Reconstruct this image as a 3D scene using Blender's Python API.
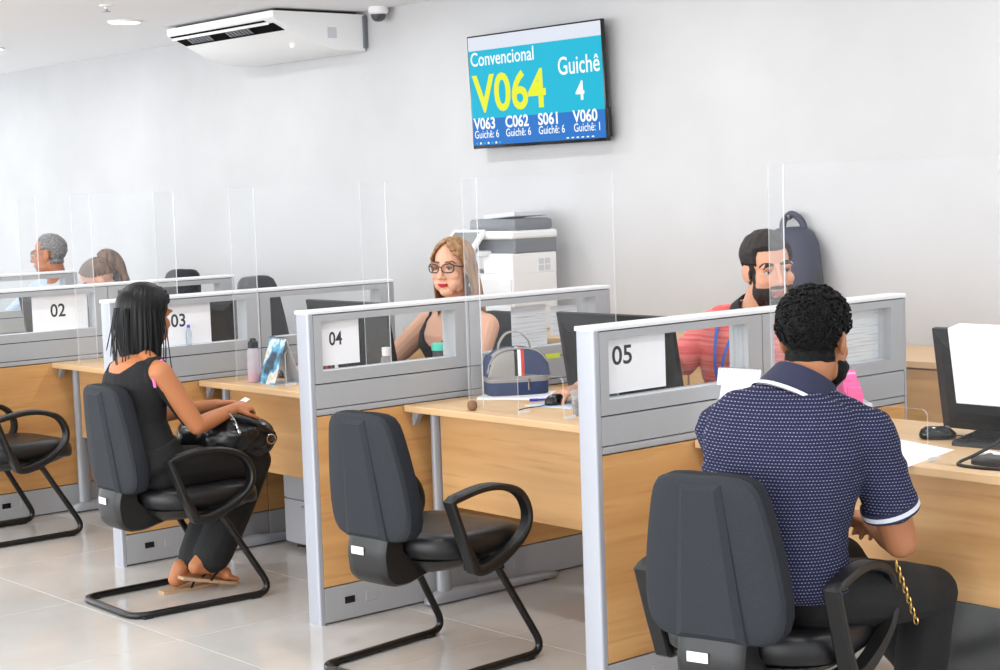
import bpy, bmesh, math, random
import numpy as np
from mathutils import Vector, Matrix, noise as mnoise
random.seed(7); rng = np.random.default_rng(7)
PI = math.pi
C = bpy.context.scene.collection
for o in list(bpy.data.objects): bpy.data.objects.remove(o)

# ------------------------------------------------------------------ camera
def cam_axes(yaw, pitch, roll):
    fw = Vector((-math.sin(yaw)*math.cos(pitch), math.cos(yaw)*math.cos(pitch), math.sin(pitch)))
    r = Vector((math.cos(yaw), math.sin(yaw), 0)); u = r.cross(fw)
    c, s = math.cos(roll), math.sin(roll)
    return c*r+s*u, -s*r+c*u, fw
cd = bpy.data.cameras.new('camera'); cam = bpy.data.objects.new('camera', cd); C.objects.link(cam)
cr, cu, cf = cam_axes(0.8638, -0.0845, -0.0344)
cam.matrix_world = Matrix(((cr.x, cu.x, -cf.x, 0), (cr.y, cu.y, -cf.y, 0), (cr.z, cu.z, -cf.z, 1.4907), (0, 0, 0, 1)))
cd.sensor_fit = 'HORIZONTAL'; cd.sensor_width = 36; cd.lens = 1711.18*36/1000; cd.clip_start = 0.02; cd.clip_end = 100
bpy.context.scene.camera = cam

# ------------------------------------------------------------------ world, lights, exposure
sc = bpy.context.scene
sc.view_settings.view_transform = 'Standard'; sc.view_settings.look = 'None'
sc.view_settings.gamma = 1; sc.view_settings.use_curve_mapping = False
sc.view_settings.exposure = 0.90
LAMP_W = 5
W = bpy.data.worlds.new('world'); sc.world = W; W.use_nodes = True
W.node_tree.nodes['Background'].inputs[0].default_value = (0.93, 0.96, 1.0, 1)
W.node_tree.nodes['Background'].inputs[1].default_value = 1.1
CEIL = 2.515; WALL = 5.8
def area(name, loc, direction, sx, sy, power, col):
    l = bpy.data.lights.new(name, 'AREA'); l.shape = 'RECTANGLE'; l.size = sx; l.size_y = sy; l.energy = power; l.color = col
    o = bpy.data.objects.new(name, l); C.objects.link(o); o.location = loc
    o.rotation_euler = Vector(direction).to_track_quat('-Z', 'Y').to_euler(); return o
# daylight from the glazed street side on the left, plus added fill light from an unseen front behind the camera
area('daylight_street_side', (-16.3, 2.0, 1.4), (1, 0.15, -0.05), 7.0, 2.0, 110, (0.90, 0.95, 1.0))
area('added_front_fill', (-4.5, -3.4, 1.6), (0, 1, -0.05), 11.0, 2.0, 235, (0.95, 0.975, 1.0))

# ------------------------------------------------------------------ helpers
def lin(c):
    c = c/255.0
    return c/12.92 if c <= 0.04045 else ((c+0.055)/1.055)**2.4
def rgb(r, g, b): return (lin(r), lin(g), lin(b), 1)
def mat(name, col, rough=0.5, metal=0.0, spec=0.5, emit=0.0, bump=None, alpha=None, coat=0.0, sheen=0.0):
    m = bpy.data.materials.new(name); m.use_nodes = True
    n = m.node_tree.nodes; L = m.node_tree.links; b = n['Principled BSDF']
    b.inputs['Base Color'].default_value = rgb(*col); b.inputs['Roughness'].default_value = rough
    b.inputs['Metallic'].default_value = metal; b.inputs['Specular IOR Level'].default_value = spec
    b.inputs['Coat Weight'].default_value = coat; b.inputs['Sheen Weight'].default_value = sheen
    if emit:
        b.inputs['Emission Color'].default_value = rgb(*col); b.inputs['Emission Strength'].default_value = emit
    if bump:
        sc_, st, dist = bump
        tc = n.new('ShaderNodeTexCoord'); tx = n.new('ShaderNodeTexNoise'); tx.inputs['Scale'].default_value = sc_; tx.inputs['Detail'].default_value = 3
        bp = n.new('ShaderNodeBump'); bp.inputs['Strength'].default_value = st; bp.inputs['Distance'].default_value = dist
        L.new(tc.outputs['Object'], tx.inputs['Vector']); L.new(tx.outputs['Fac'], bp.inputs['Height']); L.new(bp.outputs['Normal'], b.inputs['Normal'])
    return m
def noise_mat(name, c1, c2, scale, rough=0.5, vec=(1, 1, 1), detail=4, bump=0.0, spec=0.5, contrast=(0.3, 0.7), metal=0, dist=0.002):
    m = mat(name, c1, rough, metal, spec); n = m.node_tree.nodes; L = m.node_tree.links; b = n['Principled BSDF']
    tc = n.new('ShaderNodeTexCoord'); mp = n.new('ShaderNodeMapping'); mp.inputs['Scale'].default_value = vec
    tx = n.new('ShaderNodeTexNoise'); tx.inputs['Scale'].default_value = scale; tx.inputs['Detail'].default_value = detail
    cr_ = n.new('ShaderNodeValToRGB'); cr_.color_ramp.elements[0].position = contrast[0]; cr_.color_ramp.elements[1].position = contrast[1]
    cr_.color_ramp.elements[0].color = rgb(*c1); cr_.color_ramp.elements[1].color = rgb(*c2)
    L.new(tc.outputs['Object'], mp.inputs['Vector']); L.new(mp.outputs['Vector'], tx.inputs['Vector']); L.new(tx.outputs['Fac'], cr_.inputs['Fac']); L.new(cr_.outputs['Color'], b.inputs['Base Color'])
    if bump:
        bp = n.new('ShaderNodeBump'); bp.inputs['Strength'].default_value = bump; bp.inputs['Distance'].default_value = dist
        L.new(tx.outputs['Fac'], bp.inputs['Height']); L.new(bp.outputs['Normal'], b.inputs['Normal'])
    return m
def wood_mat(name, c1, c2, c3, axis):
    m = mat(name, c1, 0.42, 0, 0.4); n = m.node_tree.nodes; L = m.node_tree.links; b = n['Principled BSDF']
    tc = n.new('ShaderNodeTexCoord'); mp = n.new('ShaderNodeMapping')
    s = [9.0, 9.0, 9.0]; s[axis] = 0.55; mp.inputs['Scale'].default_value = s
    oi = n.new('ShaderNodeObjectInfo'); ad = n.new('ShaderNodeVectorMath'); ad.operation = 'ADD'
    mu = n.new('ShaderNodeVectorMath'); mu.operation = 'SCALE'; mu.inputs['Scale'].default_value = 17.0
    cx = n.new('ShaderNodeCombineXYZ')
    for k in range(3): L.new(oi.outputs['Random'], cx.inputs[k])
    L.new(cx.outputs[0], mu.inputs[0]); L.new(tc.outputs['Object'], mp.inputs['Vector']); L.new(mp.outputs['Vector'], ad.inputs[0]); L.new(mu.outputs[0], ad.inputs[1])
    t1 = n.new('ShaderNodeTexNoise'); t1.inputs['Scale'].default_value = 1.0; t1.inputs['Detail'].default_value = 5; t1.inputs['Distortion'].default_value = 0.9
    t2 = n.new('ShaderNodeTexNoise'); t2.inputs['Scale'].default_value = 6.0; t2.inputs['Detail'].default_value = 3
    L.new(ad.outputs[0], t1.inputs['Vector']); L.new(ad.outputs[0], t2.inputs['Vector'])
    r1 = n.new('ShaderNodeValToRGB'); e = r1.color_ramp.elements; e[0].position = 0.33; e[0].color = rgb(*c1); e[1].position = 0.68; e[1].color = rgb(*c2)
    x = e.new(0.5); x.color = rgb(*[(p+q)/2 for p, q in zip(c1, c2)])
    mx = n.new('ShaderNodeMix'); mx.data_type = 'RGBA'; mx.blend_type = 'MIX'
    r2 = n.new('ShaderNodeValToRGB'); r2.color_ramp.elements[0].position = 0.56; r2.color_ramp.elements[1].position = 0.75
    r2.color_ramp.elements[0].color = (0, 0, 0, 1); r2.color_ramp.elements[1].color = (0.55, 0.55, 0.55, 1)
    L.new(t1.outputs['Fac'], r1.inputs['Fac']); L.new(t2.outputs['Fac'], r2.inputs['Fac']); L.new(r2.outputs['Color'], mx.inputs['Factor'])
    L.new(r1.outputs['Color'], mx.inputs[6]); mx.inputs[7].default_value = rgb(*c3); L.new(mx.outputs[2], b.inputs['Base Color'])
    return m
def clear_mat(name, tint, gloss, base_alpha, rough=0.02):
    """thin clear sheet: transparent with a fresnel-weighted gloss and a trace of haze"""
    m = bpy.data.materials.new(name); m.use_nodes = True; n = m.node_tree.nodes; L = m.node_tree.links
    for x in list(n): n.remove(x)
    out = n.new('ShaderNodeOutputMaterial'); tr = n.new('ShaderNodeBsdfTransparent'); tr.inputs[0].default_value = (*tint, 1)
    gl = n.new('ShaderNodeBsdfGlossy'); gl.inputs['Roughness'].default_value = rough
    df = n.new('ShaderNodeBsdfDiffuse'); df.inputs[0].default_value = (0.9, 0.92, 0.95, 1)
    fr = n.new('ShaderNodeFresnel'); fr.inputs['IOR'].default_value = 1.3
    mm = n.new('ShaderNodeMath'); mm.operation = 'MULTIPLY'; mm.inputs[1].default_value = gloss
    m1 = n.new('ShaderNodeMixShader'); m2 = n.new('ShaderNodeMixShader'); m2.inputs[0].default_value = base_alpha
    L.new(fr.outputs[0], mm.inputs[0]); L.new(mm.outputs[0], m1.inputs[0]); L.new(tr.outputs[0], m1.inputs[1]); L.new(gl.outputs[0], m1.inputs[2])
    L.new(m1.outputs[0], m2.inputs[1]); L.new(df.outputs[0], m2.inputs[2]); L.new(m2.outputs[0], out.inputs[0])
    return m

class MB:
    def __init__(s): s.v = []; s.f = []; s.m = []
    def add(s, vs, fs, mi=0, M=None):
        k = len(s.v)
        s.v += [tuple(M @ Vector(p)) for p in vs] if M is not None else [tuple(p) for p in vs]
        s.f += [tuple(i+k for i in f) for f in fs]; s.m += [mi]*len(fs); return s
    def box(s, x0, x1, y0, y1, z0, z1, mi=0, M=None):
        vs = [(x, y, z) for z in (z0, z1) for y in (y0, y1) for x in (x0, x1)]
        return s.add(vs, [(0, 2, 3, 1), (4, 5, 7, 6), (0, 1, 5, 4), (2, 6, 7, 3), (0, 4, 6, 2), (1, 3, 7, 5)], mi, M)
    def rbox(s, x0, x1, y0, y1, z0, z1, b=0.004, mi=0, M=None, seg=2):
        bm = bmesh.new(); bmesh.ops.create_cube(bm, size=1)
        for v in bm.verts: v.co = Vector(((x0+x1)/2+v.co.x*(x1-x0), (y0+y1)/2+v.co.y*(y1-y0), (z0+z1)/2+v.co.z*(z1-z0)))
        bmesh.ops.bevel(bm, geom=list(bm.edges), offset=b, segments=seg, profile=0.5, affect='EDGES')
        bm.verts.index_update(); s.add([v.co[:] for v in bm.verts], [[v.index for v in f.verts] for f in bm.faces], mi, M); bm.free(); return s
    def loft(s, rings, cap=True, mi=0, M=None, closed=True):
        n = len(rings[0]); vs = [p for r in rings for p in r]; fs = []
        for i in range(len(rings)-1):
            for j in range(n if closed else n-1):
                a = i*n+j; b = i*n+(j+1) % n; fs.append((a, b, b+n, a+n))
        if cap and closed: fs.append(tuple(range(n-1, -1, -1))); fs.append(tuple((len(rings)-1)*n+j for j in range(n)))
        return s.add(vs, fs, mi, M)
    def cyl(s, p0, p1, r0, r1=None, n=16, mi=0, cap=True, M=None):
        r1 = r0 if r1 is None else r1; p0 = Vector(p0); p1 = Vector(p1); d = (p1-p0).normalized()
        a = d.orthogonal().normalized(); b = d.cross(a)
        R = [[p+(a*math.cos(2*PI*i/n)+b*math.sin(2*PI*i/n))*r for i in range(n)] for p, r in ((p0, r0), (p1, r1))]
        return s.loft(R, cap, mi, M)
    def lathe(s, prof, n=24, mi=0, M=None, cap=True):
        return s.loft([[(r*math.cos(2*PI*i/n), r*math.sin(2*PI*i/n), z) for i in range(n)] for r, z in prof], cap, mi, M)
    def tube(s, pts, r, n=10, mi=0, closed=False, cap=True, M=None):
        pts = [Vector(p) for p in pts]; N = len(pts); rs = r if isinstance(r, (list, tuple)) else [r]*N
        rings = []; up = None
        for i in range(N):
            if closed: t = (pts[(i+1) % N]-pts[i-1]).normalized()
            else: t = (pts[min(i+1, N-1)]-pts[max(i-1, 0)]).normalized()
            if up is None: up = t.orthogonal().normalized()
            up = (up-t*up.dot(t))
            up = up.normalized() if up.length > 1e-6 else t.orthogonal().normalized()
            b = t.cross(up); rings.append([pts[i]+(up*math.cos(2*PI*k/n)+b*math.sin(2*PI*k/n))*rs[i] for k in range(n)])
        if closed: rings.append(rings[0])
        return s.loft(rings, cap and not closed, mi, M)
    def ell(s, c, r, R=None, nu=16, nv=10, mi=0, M=None):
        vs = []; fs = []
        T = Matrix.Translation(c) @ (R.to_4x4() if R is not None else Matrix.Identity(4))
        vs.append((0, 0, r[2]))
        for i in range(1, nv):
            t = PI*i/nv
            for j in range(nu): vs.append((r[0]*math.sin(t)*math.cos(2*PI*j/nu), r[1]*math.sin(t)*math.sin(2*PI*j/nu), r[2]*math.cos(t)))
        vs.append((0, 0, -r[2])); last = len(vs)-1
        for j in range(nu):
            fs.append((0, 1+j, 1+(j+1) % nu))
            for i in range(nv-2): a = 1+i*nu+j; b = 1+i*nu+(j+1) % nu; fs.append((a, a+nu, b+nu, b))
            a = 1+(nv-2)*nu; fs.append((last, a+(j+1) % nu, a+j))
        T = M @ T if M is not None else T
        return s.add(vs, fs, mi, T)
    def prism(s, poly, a0, a1, axis=0, mi=0, M=None):
        """poly = 2D outline in the plane across axis"""
        def P(q, a): return {0: (a, q[0], q[1]), 1: (q[0], a, q[1]), 2: (q[0], q[1], a)}[axis]
        return s.loft([[P(q, a0) for q in poly], [P(q, a1) for q in poly]], True, mi, M)
def fillet(pts, rad, n=6, closed=False):
    pts = [Vector(p) for p in pts]; out = []; N = len(pts)
    for i in range(N):
        if not closed and i in (0, N-1): out.append(pts[i]); continue
        a, b, c = pts[i-1], pts[i], pts[(i+1) % N]; r = rad[i] if isinstance(rad, (list, tuple)) else rad
        d0 = (a-b); d1 = (c-b); l = min(r, d0.length*0.49, d1.length*0.49); p0 = b+d0.normalized()*l; p1 = b+d1.normalized()*l
        for k in range(n+1):
            t = k/n; out.append(p0*(1-t)**2+b*2*t*(1-t)+p1*t*t)
    return out
def spline(pts, n=8, closed=False):
    pts = [Vector(p) for p in pts]; N = len(pts); out = []
    for i in range(N if closed else N-1):
        g = lambda k: pts[k % N] if closed else pts[max(0, min(N-1, k))]
        p0, p1, p2, p3 = g(i-1), g(i), g(i+1), g(i+2)
        for k in range(n):
            t = k/n; out.append(0.5*((2*p1)+(p2-p0)*t+(2*p0-5*p1+4*p2-p3)*t*t+(3*p1-p0-3*p2+p3)*t**3))
    if not closed: out.append(pts[-1])
    return out
def mesh_of(name, mb, mats, smooth=None):
    me = bpy.data.meshes.new(name); me.from_pydata(mb.v, [], mb.f)
    for m in (mats if isinstance(mats, (list, tuple)) else [mats]): me.materials.append(m)
    if max(mb.m, default=0) > 0: me.polygons.foreach_set('material_index', mb.m)
    if len(mb.f) < 60000:
        bm = bmesh.new(); bm.from_mesh(me); bmesh.ops.recalc_face_normals(bm, faces=bm.faces); bm.to_mesh(me); bm.free()
    if smooth is not None:
        me.polygons.foreach_set('use_smooth', [True]*len(me.polygons)); me.set_sharp_from_angle(angle=math.radians(smooth))
    me.update(); return me
def link(name, me, parent=None, loc=None, label=None):
    o = bpy.data.objects.new(name, me); C.objects.link(o)
    if parent is not None: o.parent = parent
    if loc is not None: o.location = loc
    if label: o['label'] = label
    return o
def obj(name, mb, mats, parent=None, smooth=None, label=None):
    return link(name, mesh_of(name, mb, mats, smooth), parent, None, label)
def thing(name, label, cat, loc=(0, 0, 0), rz=0, group=None):
    o = bpy.data.objects.new(name, None); C.objects.link(o); o.empty_display_size = 0.1
    o.location = loc; o.rotation_euler = (0, 0, rz); tag(o, label, cat, group); return o
def tag(o, label, cat, group=None):
    o['label'] = label; o['category'] = cat
    if group: o['group'] = group
    return o
def struct(o): o['kind'] = 'structure'; return o
def children(o): return [c for c in bpy.data.objects if c.parent == o]
def dup(root, loc, rz, label, group=None):
    r = root.copy(); C.objects.link(r); r.location = loc; r.rotation_euler = (0, 0, rz); r['label'] = label
    if group: r['group'] = group
    for ch in children(root):
        c = ch.copy(); C.objects.link(c); c.parent = r
        for g in children(ch): d = g.copy(); C.objects.link(d); d.parent = c
    return r
def text_mb(s, size, bold=0.0, sx=1.0, align='LEFT', M=None, mb=None, mi=0):
    cu_ = bpy.data.curves.new('t', 'FONT'); cu_.body = s; cu_.size = size; cu_.offset = bold; cu_.align_x = align; cu_.resolution_u = 4
    o = bpy.data.objects.new('t', cu_); C.objects.link(o); dg = bpy.context.evaluated_depsgraph_get(); me = o.evaluated_get(dg).to_mesh()
    mb = mb or MB(); mb.add([(v.co.x*sx, v.co.y, 0) for v in me.vertices], [tuple(p.vertices) for p in me.polygons], mi, M)
    bpy.data.objects.remove(o); bpy.data.curves.remove(cu_); return mb
def frame_M(org, ex, ey):
    ex = Vector(ex); ey = Vector(ey); ez = ex.cross(ey)
    return Matrix(((ex.x, ey.x, ez.x, org[0]), (ex.y, ey.y, ez.y, org[1]), (ex.z, ey.z, ez.z, org[2]), (0, 0, 0, 1)))

# ------------------------------------------------------------------ materials
M_wall = noise_mat('white_wall_paint', (189, 189, 190), (194, 194, 195), 3, 0.8, bump=0.05, spec=0.25)
M_ceil = mat('ceiling_paint', (240, 240, 242), 0.85, spec=0.2)
M_tile = noise_mat('porcelain_tile', (190, 187, 182), (203, 200, 196), 2.2, 0.13, detail=6, spec=0.5)
M_grout = mat('grout', (150, 143, 132), 0.8)
M_alu = mat('silver_post', (168, 171, 179), 0.38, 0.25, 0.5)
M_cap = mat('white_cap', (226, 228, 230), 0.4, 0.1)
M_grey = noise_mat('grey_textured_panel', (162, 164, 167), (172, 174, 177), 260, 0.6, bump=0.12, spec=0.4, dist=0.0005)
M_dark = mat('dark_gap', (28, 28, 30), 0.8)
M_plate = mat('grey_plate', (168, 170, 175), 0.5)
M_wood_y = wood_mat('oak_laminate_y', (194, 142, 86), (216, 168, 110), (176, 123, 71), 1)
M_wood_x = wood_mat('oak_laminate_x', (198, 152, 100), (219, 177, 124), (180, 132, 84), 0)
M_top = wood_mat('oak_desktop', (206, 170, 126), (221, 187, 144), (196, 156, 110), 0)
M_legm = mat('grey_steel', (160, 163, 170), 0.4, 0.3)
M_glass = clear_mat('window_glass', (0.97, 0.98, 0.98), 0.15, 0.012, 0.06)
M_acryl = clear_mat('acrylic_sheet', (0.988, 0.99, 0.992), 0.05, 0.014, 0.12)
M_acedge = clear_mat('acrylic_edge', (0.95, 0.96, 0.97), 0.2, 0.45)
M_acwing = clear_mat('acrylic_return', (0.975, 0.978, 0.98), 0.06, 0.07, 0.12)
M_paper = mat('white_paper', (240, 241, 244), 0.8, spec=0.2)
M_ink = mat('dark_ink', (62, 62, 66), 0.8)
M_black = mat('black_plastic', (12, 12, 13), 0.45, bump=(400, 0.15, 0.0004))
M_gloss = mat('black_gloss', (16, 17, 19), 0.15)
M_steelblk = mat('black_tube', (11, 11, 12), 0.32)
M_fabric = noise_mat('charcoal_fabric', (31, 33, 37), (41, 43, 48), 500, 0.9, bump=0.2, spec=0.2, dist=0.0006)
M_vinyl = mat('black_vinyl', (18, 18, 20), 0.42, spec=0.45, bump=(90, 0.15, 0.001))
M_shell = noise_mat('charcoal_shell', (35, 38, 43), (44, 47, 52), 300, 0.75, bump=0.2, spec=0.3, dist=0.0005)
M_white = mat('white_plastic', (236, 236, 236), 0.35)
M_offw = mat('light_grey_plastic', (200, 203, 208), 0.4)
M_mid = mat('mid_grey_plastic', (110, 113, 118), 0.4)
M_chrome = mat('chrome', (200, 200, 200), 0.15, 1.0)

# ------------------------------------------------------------------ floor, walls, ceiling
FX0, FX1, FY0 = -16.0, 2.0, -3.2
fl = struct(obj('floor', MB().box(FX0, FX1, FY0, WALL+0.12, -0.12, -0.006), M_grout)); fl['label'] = 'polished beige porcelain tile floor'
TS = 0.8
tile = mesh_of('tile', MB().rbox(0.001, TS-0.001, 0.001, TS-0.001, -0.012, 0, 0.0012, seg=1), M_tile)
i0 = math.floor((FX0+5.087)/TS)+1; j0 = math.floor((FY0-2.865)/TS)+1
for i in range(i0, 9):
    for j in range(j0, 4):
        x, y = -5.087+i*TS, 2.865+j*TS
        if x+TS > FX1+.01 or y+TS > WALL+.12 or y < -0.2: continue
        link('tile', tile, fl, (x, y, 0))
wb = struct(obj('wall_back', MB().box(FX0, FX1, WALL, WALL+0.15, 0, CEIL), M_wall)); wb['label'] = 'plain white painted back wall'
wc = struct(obj('ceiling', MB().box(FX0, FX1, FY0, WALL+0.15, CEIL, CEIL+0.12), M_ceil)); wc['label'] = 'flat white ceiling'
wl = MB().box(FX0-.15, FX0, FY0, WALL+.15, 0, .25).box(FX0-.15, FX0, FY0, WALL+.15, 2.35, CEIL)
for y0_, y1_ in ((FY0, FY0+.2), (.3, .6), (3.4, 3.7), (WALL-.25, WALL+.15)): wl.box(FX0-.15, FX0, y0_, y1_, .25, 2.35)
struct(obj('wall_left', wl, M_wall))['label'] = 'white end wall with tall street windows, outside the frame'
for k_, (y0_, y1_) in enumerate(((FY0+.2, .3), (.6, 3.4), (3.7, WALL-.25))):
    wn = struct(bpy.data.objects.new('window_%d' % (k_+1), None)); C.objects.link(wn); wn['label'] = 'tall street window with grey frame'
    fm = MB().box(FX0-.1, FX0-.04, y0_, y1_, .25, .30).box(FX0-.1, FX0-.04, y0_, y1_, 2.30, 2.35)
    for y_ in (y0_, (y0_+y1_)/2-.025, y1_-.05): fm.box(FX0-.1, FX0-.04, y_, y_+.05, .30, 2.30)
    obj('window_frame', fm, M_alu, wn)
    for q_ in (0, 1): obj('pane', MB().box(FX0-.073, FX0-.067, y0_+.05+q_*((y1_-y0_)/2-.025), (y0_+y1_)/2-.025+q_*((y1_-y0_)/2-.025), .30, 2.30), M_glass, wn)
struct(obj('baseboard_back', MB().rbox(FX0, FX1, WALL-0.012, WALL, 0, 0.07, 0.003), M_tile))

# ------------------------------------------------------------------ partitions
PT = 0.0753; PL = 1.431; PY0 = 3.310; PH = 1.10
PXS = {1: -9.424, 2: -7.662, 3: -6.290, 4: -4.869, 5: -3.456}
def make_partition():
    t = thing('partition', '', 'partition', (0, 0, 0))
    c = -PT/2
    obj('core', MB().box(-PT+0.012, -0.012, 0.012, PL-0.012, 0.012, 0.846).box(-PT+.014, -.014, .006, .03, .846, 1.08).box(-PT+.014, -.014, .66, .74, .846, 1.08).box(-PT+.014, -.014, PL-.06, PL-.02, .846, 1.08), M_dark, t)
    def post(y0, y1):
        r = 0.012; ys = (y0, y1) 
        poly = fillet([(-PT, y1, 0), (-PT, y0, 0), (0, y0, 0), (0, y1, 0)], [0, .016, .016, 0], 5) if y0 < .1 else fillet([(-PT, y0, 0), (-PT, y1, 0), (0, y1, 0), (0, y0, 0)], [0, .016, .016, 0], 5)
        return MB().prism([(p.x, p.y) for p in poly], 0.0, 1.087, 2)
    obj('end_post', post(-0.014, 0.006), M_alu, t, 40); obj('end_post', post(PL-0.012, PL+0.002), M_grey, t, 40)
    cp = fillet([(-PT-.001, 1.087, 0), (-PT-.001, 1.1, 0), (.001, 1.1, 0), (.001, 1.087, 0)], [0, .008, .008, 0], 4)
    obj('top_cap', MB().prism([(p.x, p.y) for p in cp], -0.016, PL+0.003, 1), M_cap, t, 40)
    for (a, b, wa, wb_) in ((0.008, 0.700, 0.042, 0.634), (0.704, PL-0.013, 0.757, 1.350)):
        z0, z1, w0, w1 = 0.846, 1.083, 0.885, 1.060
        mb = MB()
        for (xo, xi) in ((0.0, -0.020), (-PT, -PT+0.020)):
            O = [(a, z0), (b, z0), (b, z1), (a, z1)]; I = [(wa, w0), (wb_, w0), (wb_, w1), (wa, w1)]
            for k in range(4):
                k2 = (k+1) % 4; g = 0.0006
                q = [O[k], O[k2], I[k2], I[k]]
                mb.loft([[(xo, *p) for p in q], [(xi, *p) for p in q]])
        # jamb lining of the opening
        mb.box(-PT+.019, -.019, wa-.004, wa, w0, w1); mb.box(-PT+.019, -.019, wb_, wb_+.004, w0, w1)
        mb.box(-PT+.019, -.019, wa, wb_, w0-.004, w0, 1); mb.box(-PT+.019, -.019, wa, wb_, w1, w1+.004)
        fr = obj('window_frame', mb, [M_grey, M_cap], t)
        obj('pane', MB().box(c-.003, c+.003, wa-.001, wb_+.001, w0-.001, w1+.001), M_glass, fr)
        for k, (x0, x1) in enumerate(((-0.014, 0.0), (-PT, -PT+.014))):
            obj('rail_panel', MB().rbox(x0, x1, a, b, .7585, .8415, .002, seg=1), M_grey, t)
            obj('trim_strip', MB().rbox(x0, x1, a, b, .735, .7555, .003, seg=1), M_grey, t)
            obj('wood_panel', MB().rbox(x0, x1, a, b, .133, .7315, .0015, seg=1), M_wood_y, t)
            kp = obj('kick_panel', MB().rbox(x0, x1, a, b, .006, .1285, .002, seg=1), M_grey, t)
            xo = x1 if k == 0 else x0
            obj('socket_hole', MB().box(xo-.0016, xo+.0016, a+.084, a+.126, .062, .086), M_gloss, kp)
            obj('cover_plate', MB().rbox(xo-.002, xo+.002, a+.175, a+.222, .054, .09, .0008, seg=1), M_plate, kp)
    return t
plab = {1: 'grey partition farthest along the row, beside the man with grey hair', 2: 'grey partition with the 02 sign in its window', 3: 'grey partition with the 03 sign, beside the woman in black',
        4: 'grey partition with the 04 sign, behind the empty chair', 5: 'grey partition with the 05 sign, beside the man in the navy polo'}
part0 = make_partition(); PART = {}
for k in (4, 5, 3, 2, 1):
    if k == 4: part0.location = (PXS[4], PY0, 0); part0['label'] = plab[4]; part0['group'] = 'counter partitions'; PART[4] = part0
    else: PART[k] = dup(part0, (PXS[k], PY0, 0), 0, plab[k], 'counter partitions')

# ------------------------------------------------------------------ desks
DZ = 0.735; DY0 = 3.69; DY1 = 4.39
def make_desk(xa, xb, label):
    w = xb-xa; t = thing('desk', label, 'desk', (xa, DY0, 0), 0, 'service desks')
    d = DY1-DY0
    obj('desktop', MB().rbox(0.002, w-.002, 0, d, DZ-.025, DZ, .003), M_top, t)
    obj('modesty_panel', MB().rbox(0.075, w-.075, .105, .123, .365, DZ-.027, .0015, seg=1), M_wood_x, t)
    for x in (.05, w-.05):
        el = [(x+.02*math.cos(2*PI*i/16), .115+.032*math.sin(2*PI*i/16)) for i in range(16)]
        lg = obj('leg', MB().prism(el, .045, DZ-.027, 2), M_legm, t, 40)
        ft = MB(); rings = []
        for y, hw, h in ((.03, .012, .022), (.04, .026, .036), (.10, .030, .055), (.30, .027, .045), (.60, .026, .03), (.66, .02, .022), (.668, .008, .016)):
            rings.append([(x+hw*math.cos(PI*i/8), y, .012+(h-.012)*max(0, math.sin(PI*i/8))) for i in range(9)]+[(x-hw, y, .008), (x+hw, y, .008)])
        ft.loft(rings); obj('foot', ft, M_legm, lg, 50)
        [obj('glide', MB().cyl((x, yy, 0), (x, yy, .012), .014), M_black, lg) for yy in (.07, .60)]
        s = 1 if x < w/2 else -1
        obj('bracket', MB().prism([(x-s*.04, DZ-.026), (x-s*.04, DZ-.075), (x-s*.03, DZ-.075), (x+s*.0, DZ-.03), (x, DZ-.026)], .03, .05, 1).rbox(x-s*.03-.008, x-s*.03+.008, .026, .034, DZ-.06, DZ-.045, .002), M_legm, t)
    return t
def bay(k): return PXS[k]+.004, (PXS[k+1] if k < 5 else PXS[5]+1.417)-PT-.004
dl = {1: 'oak desk far left, behind the 02 partition', 2: 'oak desk between the 02 and 03 partitions', 3: 'oak desk holding the tent calendar, beside the woman in black',
      4: 'oak desk holding the lunch bag, in front of the empty chair', 5: 'oak desk at right holding keyboard and mouse'}
for k in (1, 2, 3, 4, 5): make_desk(*bay(k), dl[k])

# drawer pedestal under the third desk
t = thing('drawer_pedestal', 'grey steel drawer pedestal under the desk with the calendar', 'cabinet', (-6.12, 3.98, 0))
obj('body', MB().rbox(0, .40, 0.012, .40, .02, .60, .004), M_plate, t)
for i in range(3): dr = obj('drawer', MB().rbox(.004, .396, 0, .016, .028+i*.19, .028+.184+i*.19, .003), M_plate, t); obj('handle', MB().rbox(.14, .26, -.008, .002, .18+i*.19, .192+i*.19, .002), M_legm, dr)
[obj('caster', MB().cyl((a, b, 0), (a, b, .022), .02), M_black, t) for a in (.05, .35) for b in (.05, .35)]

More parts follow.
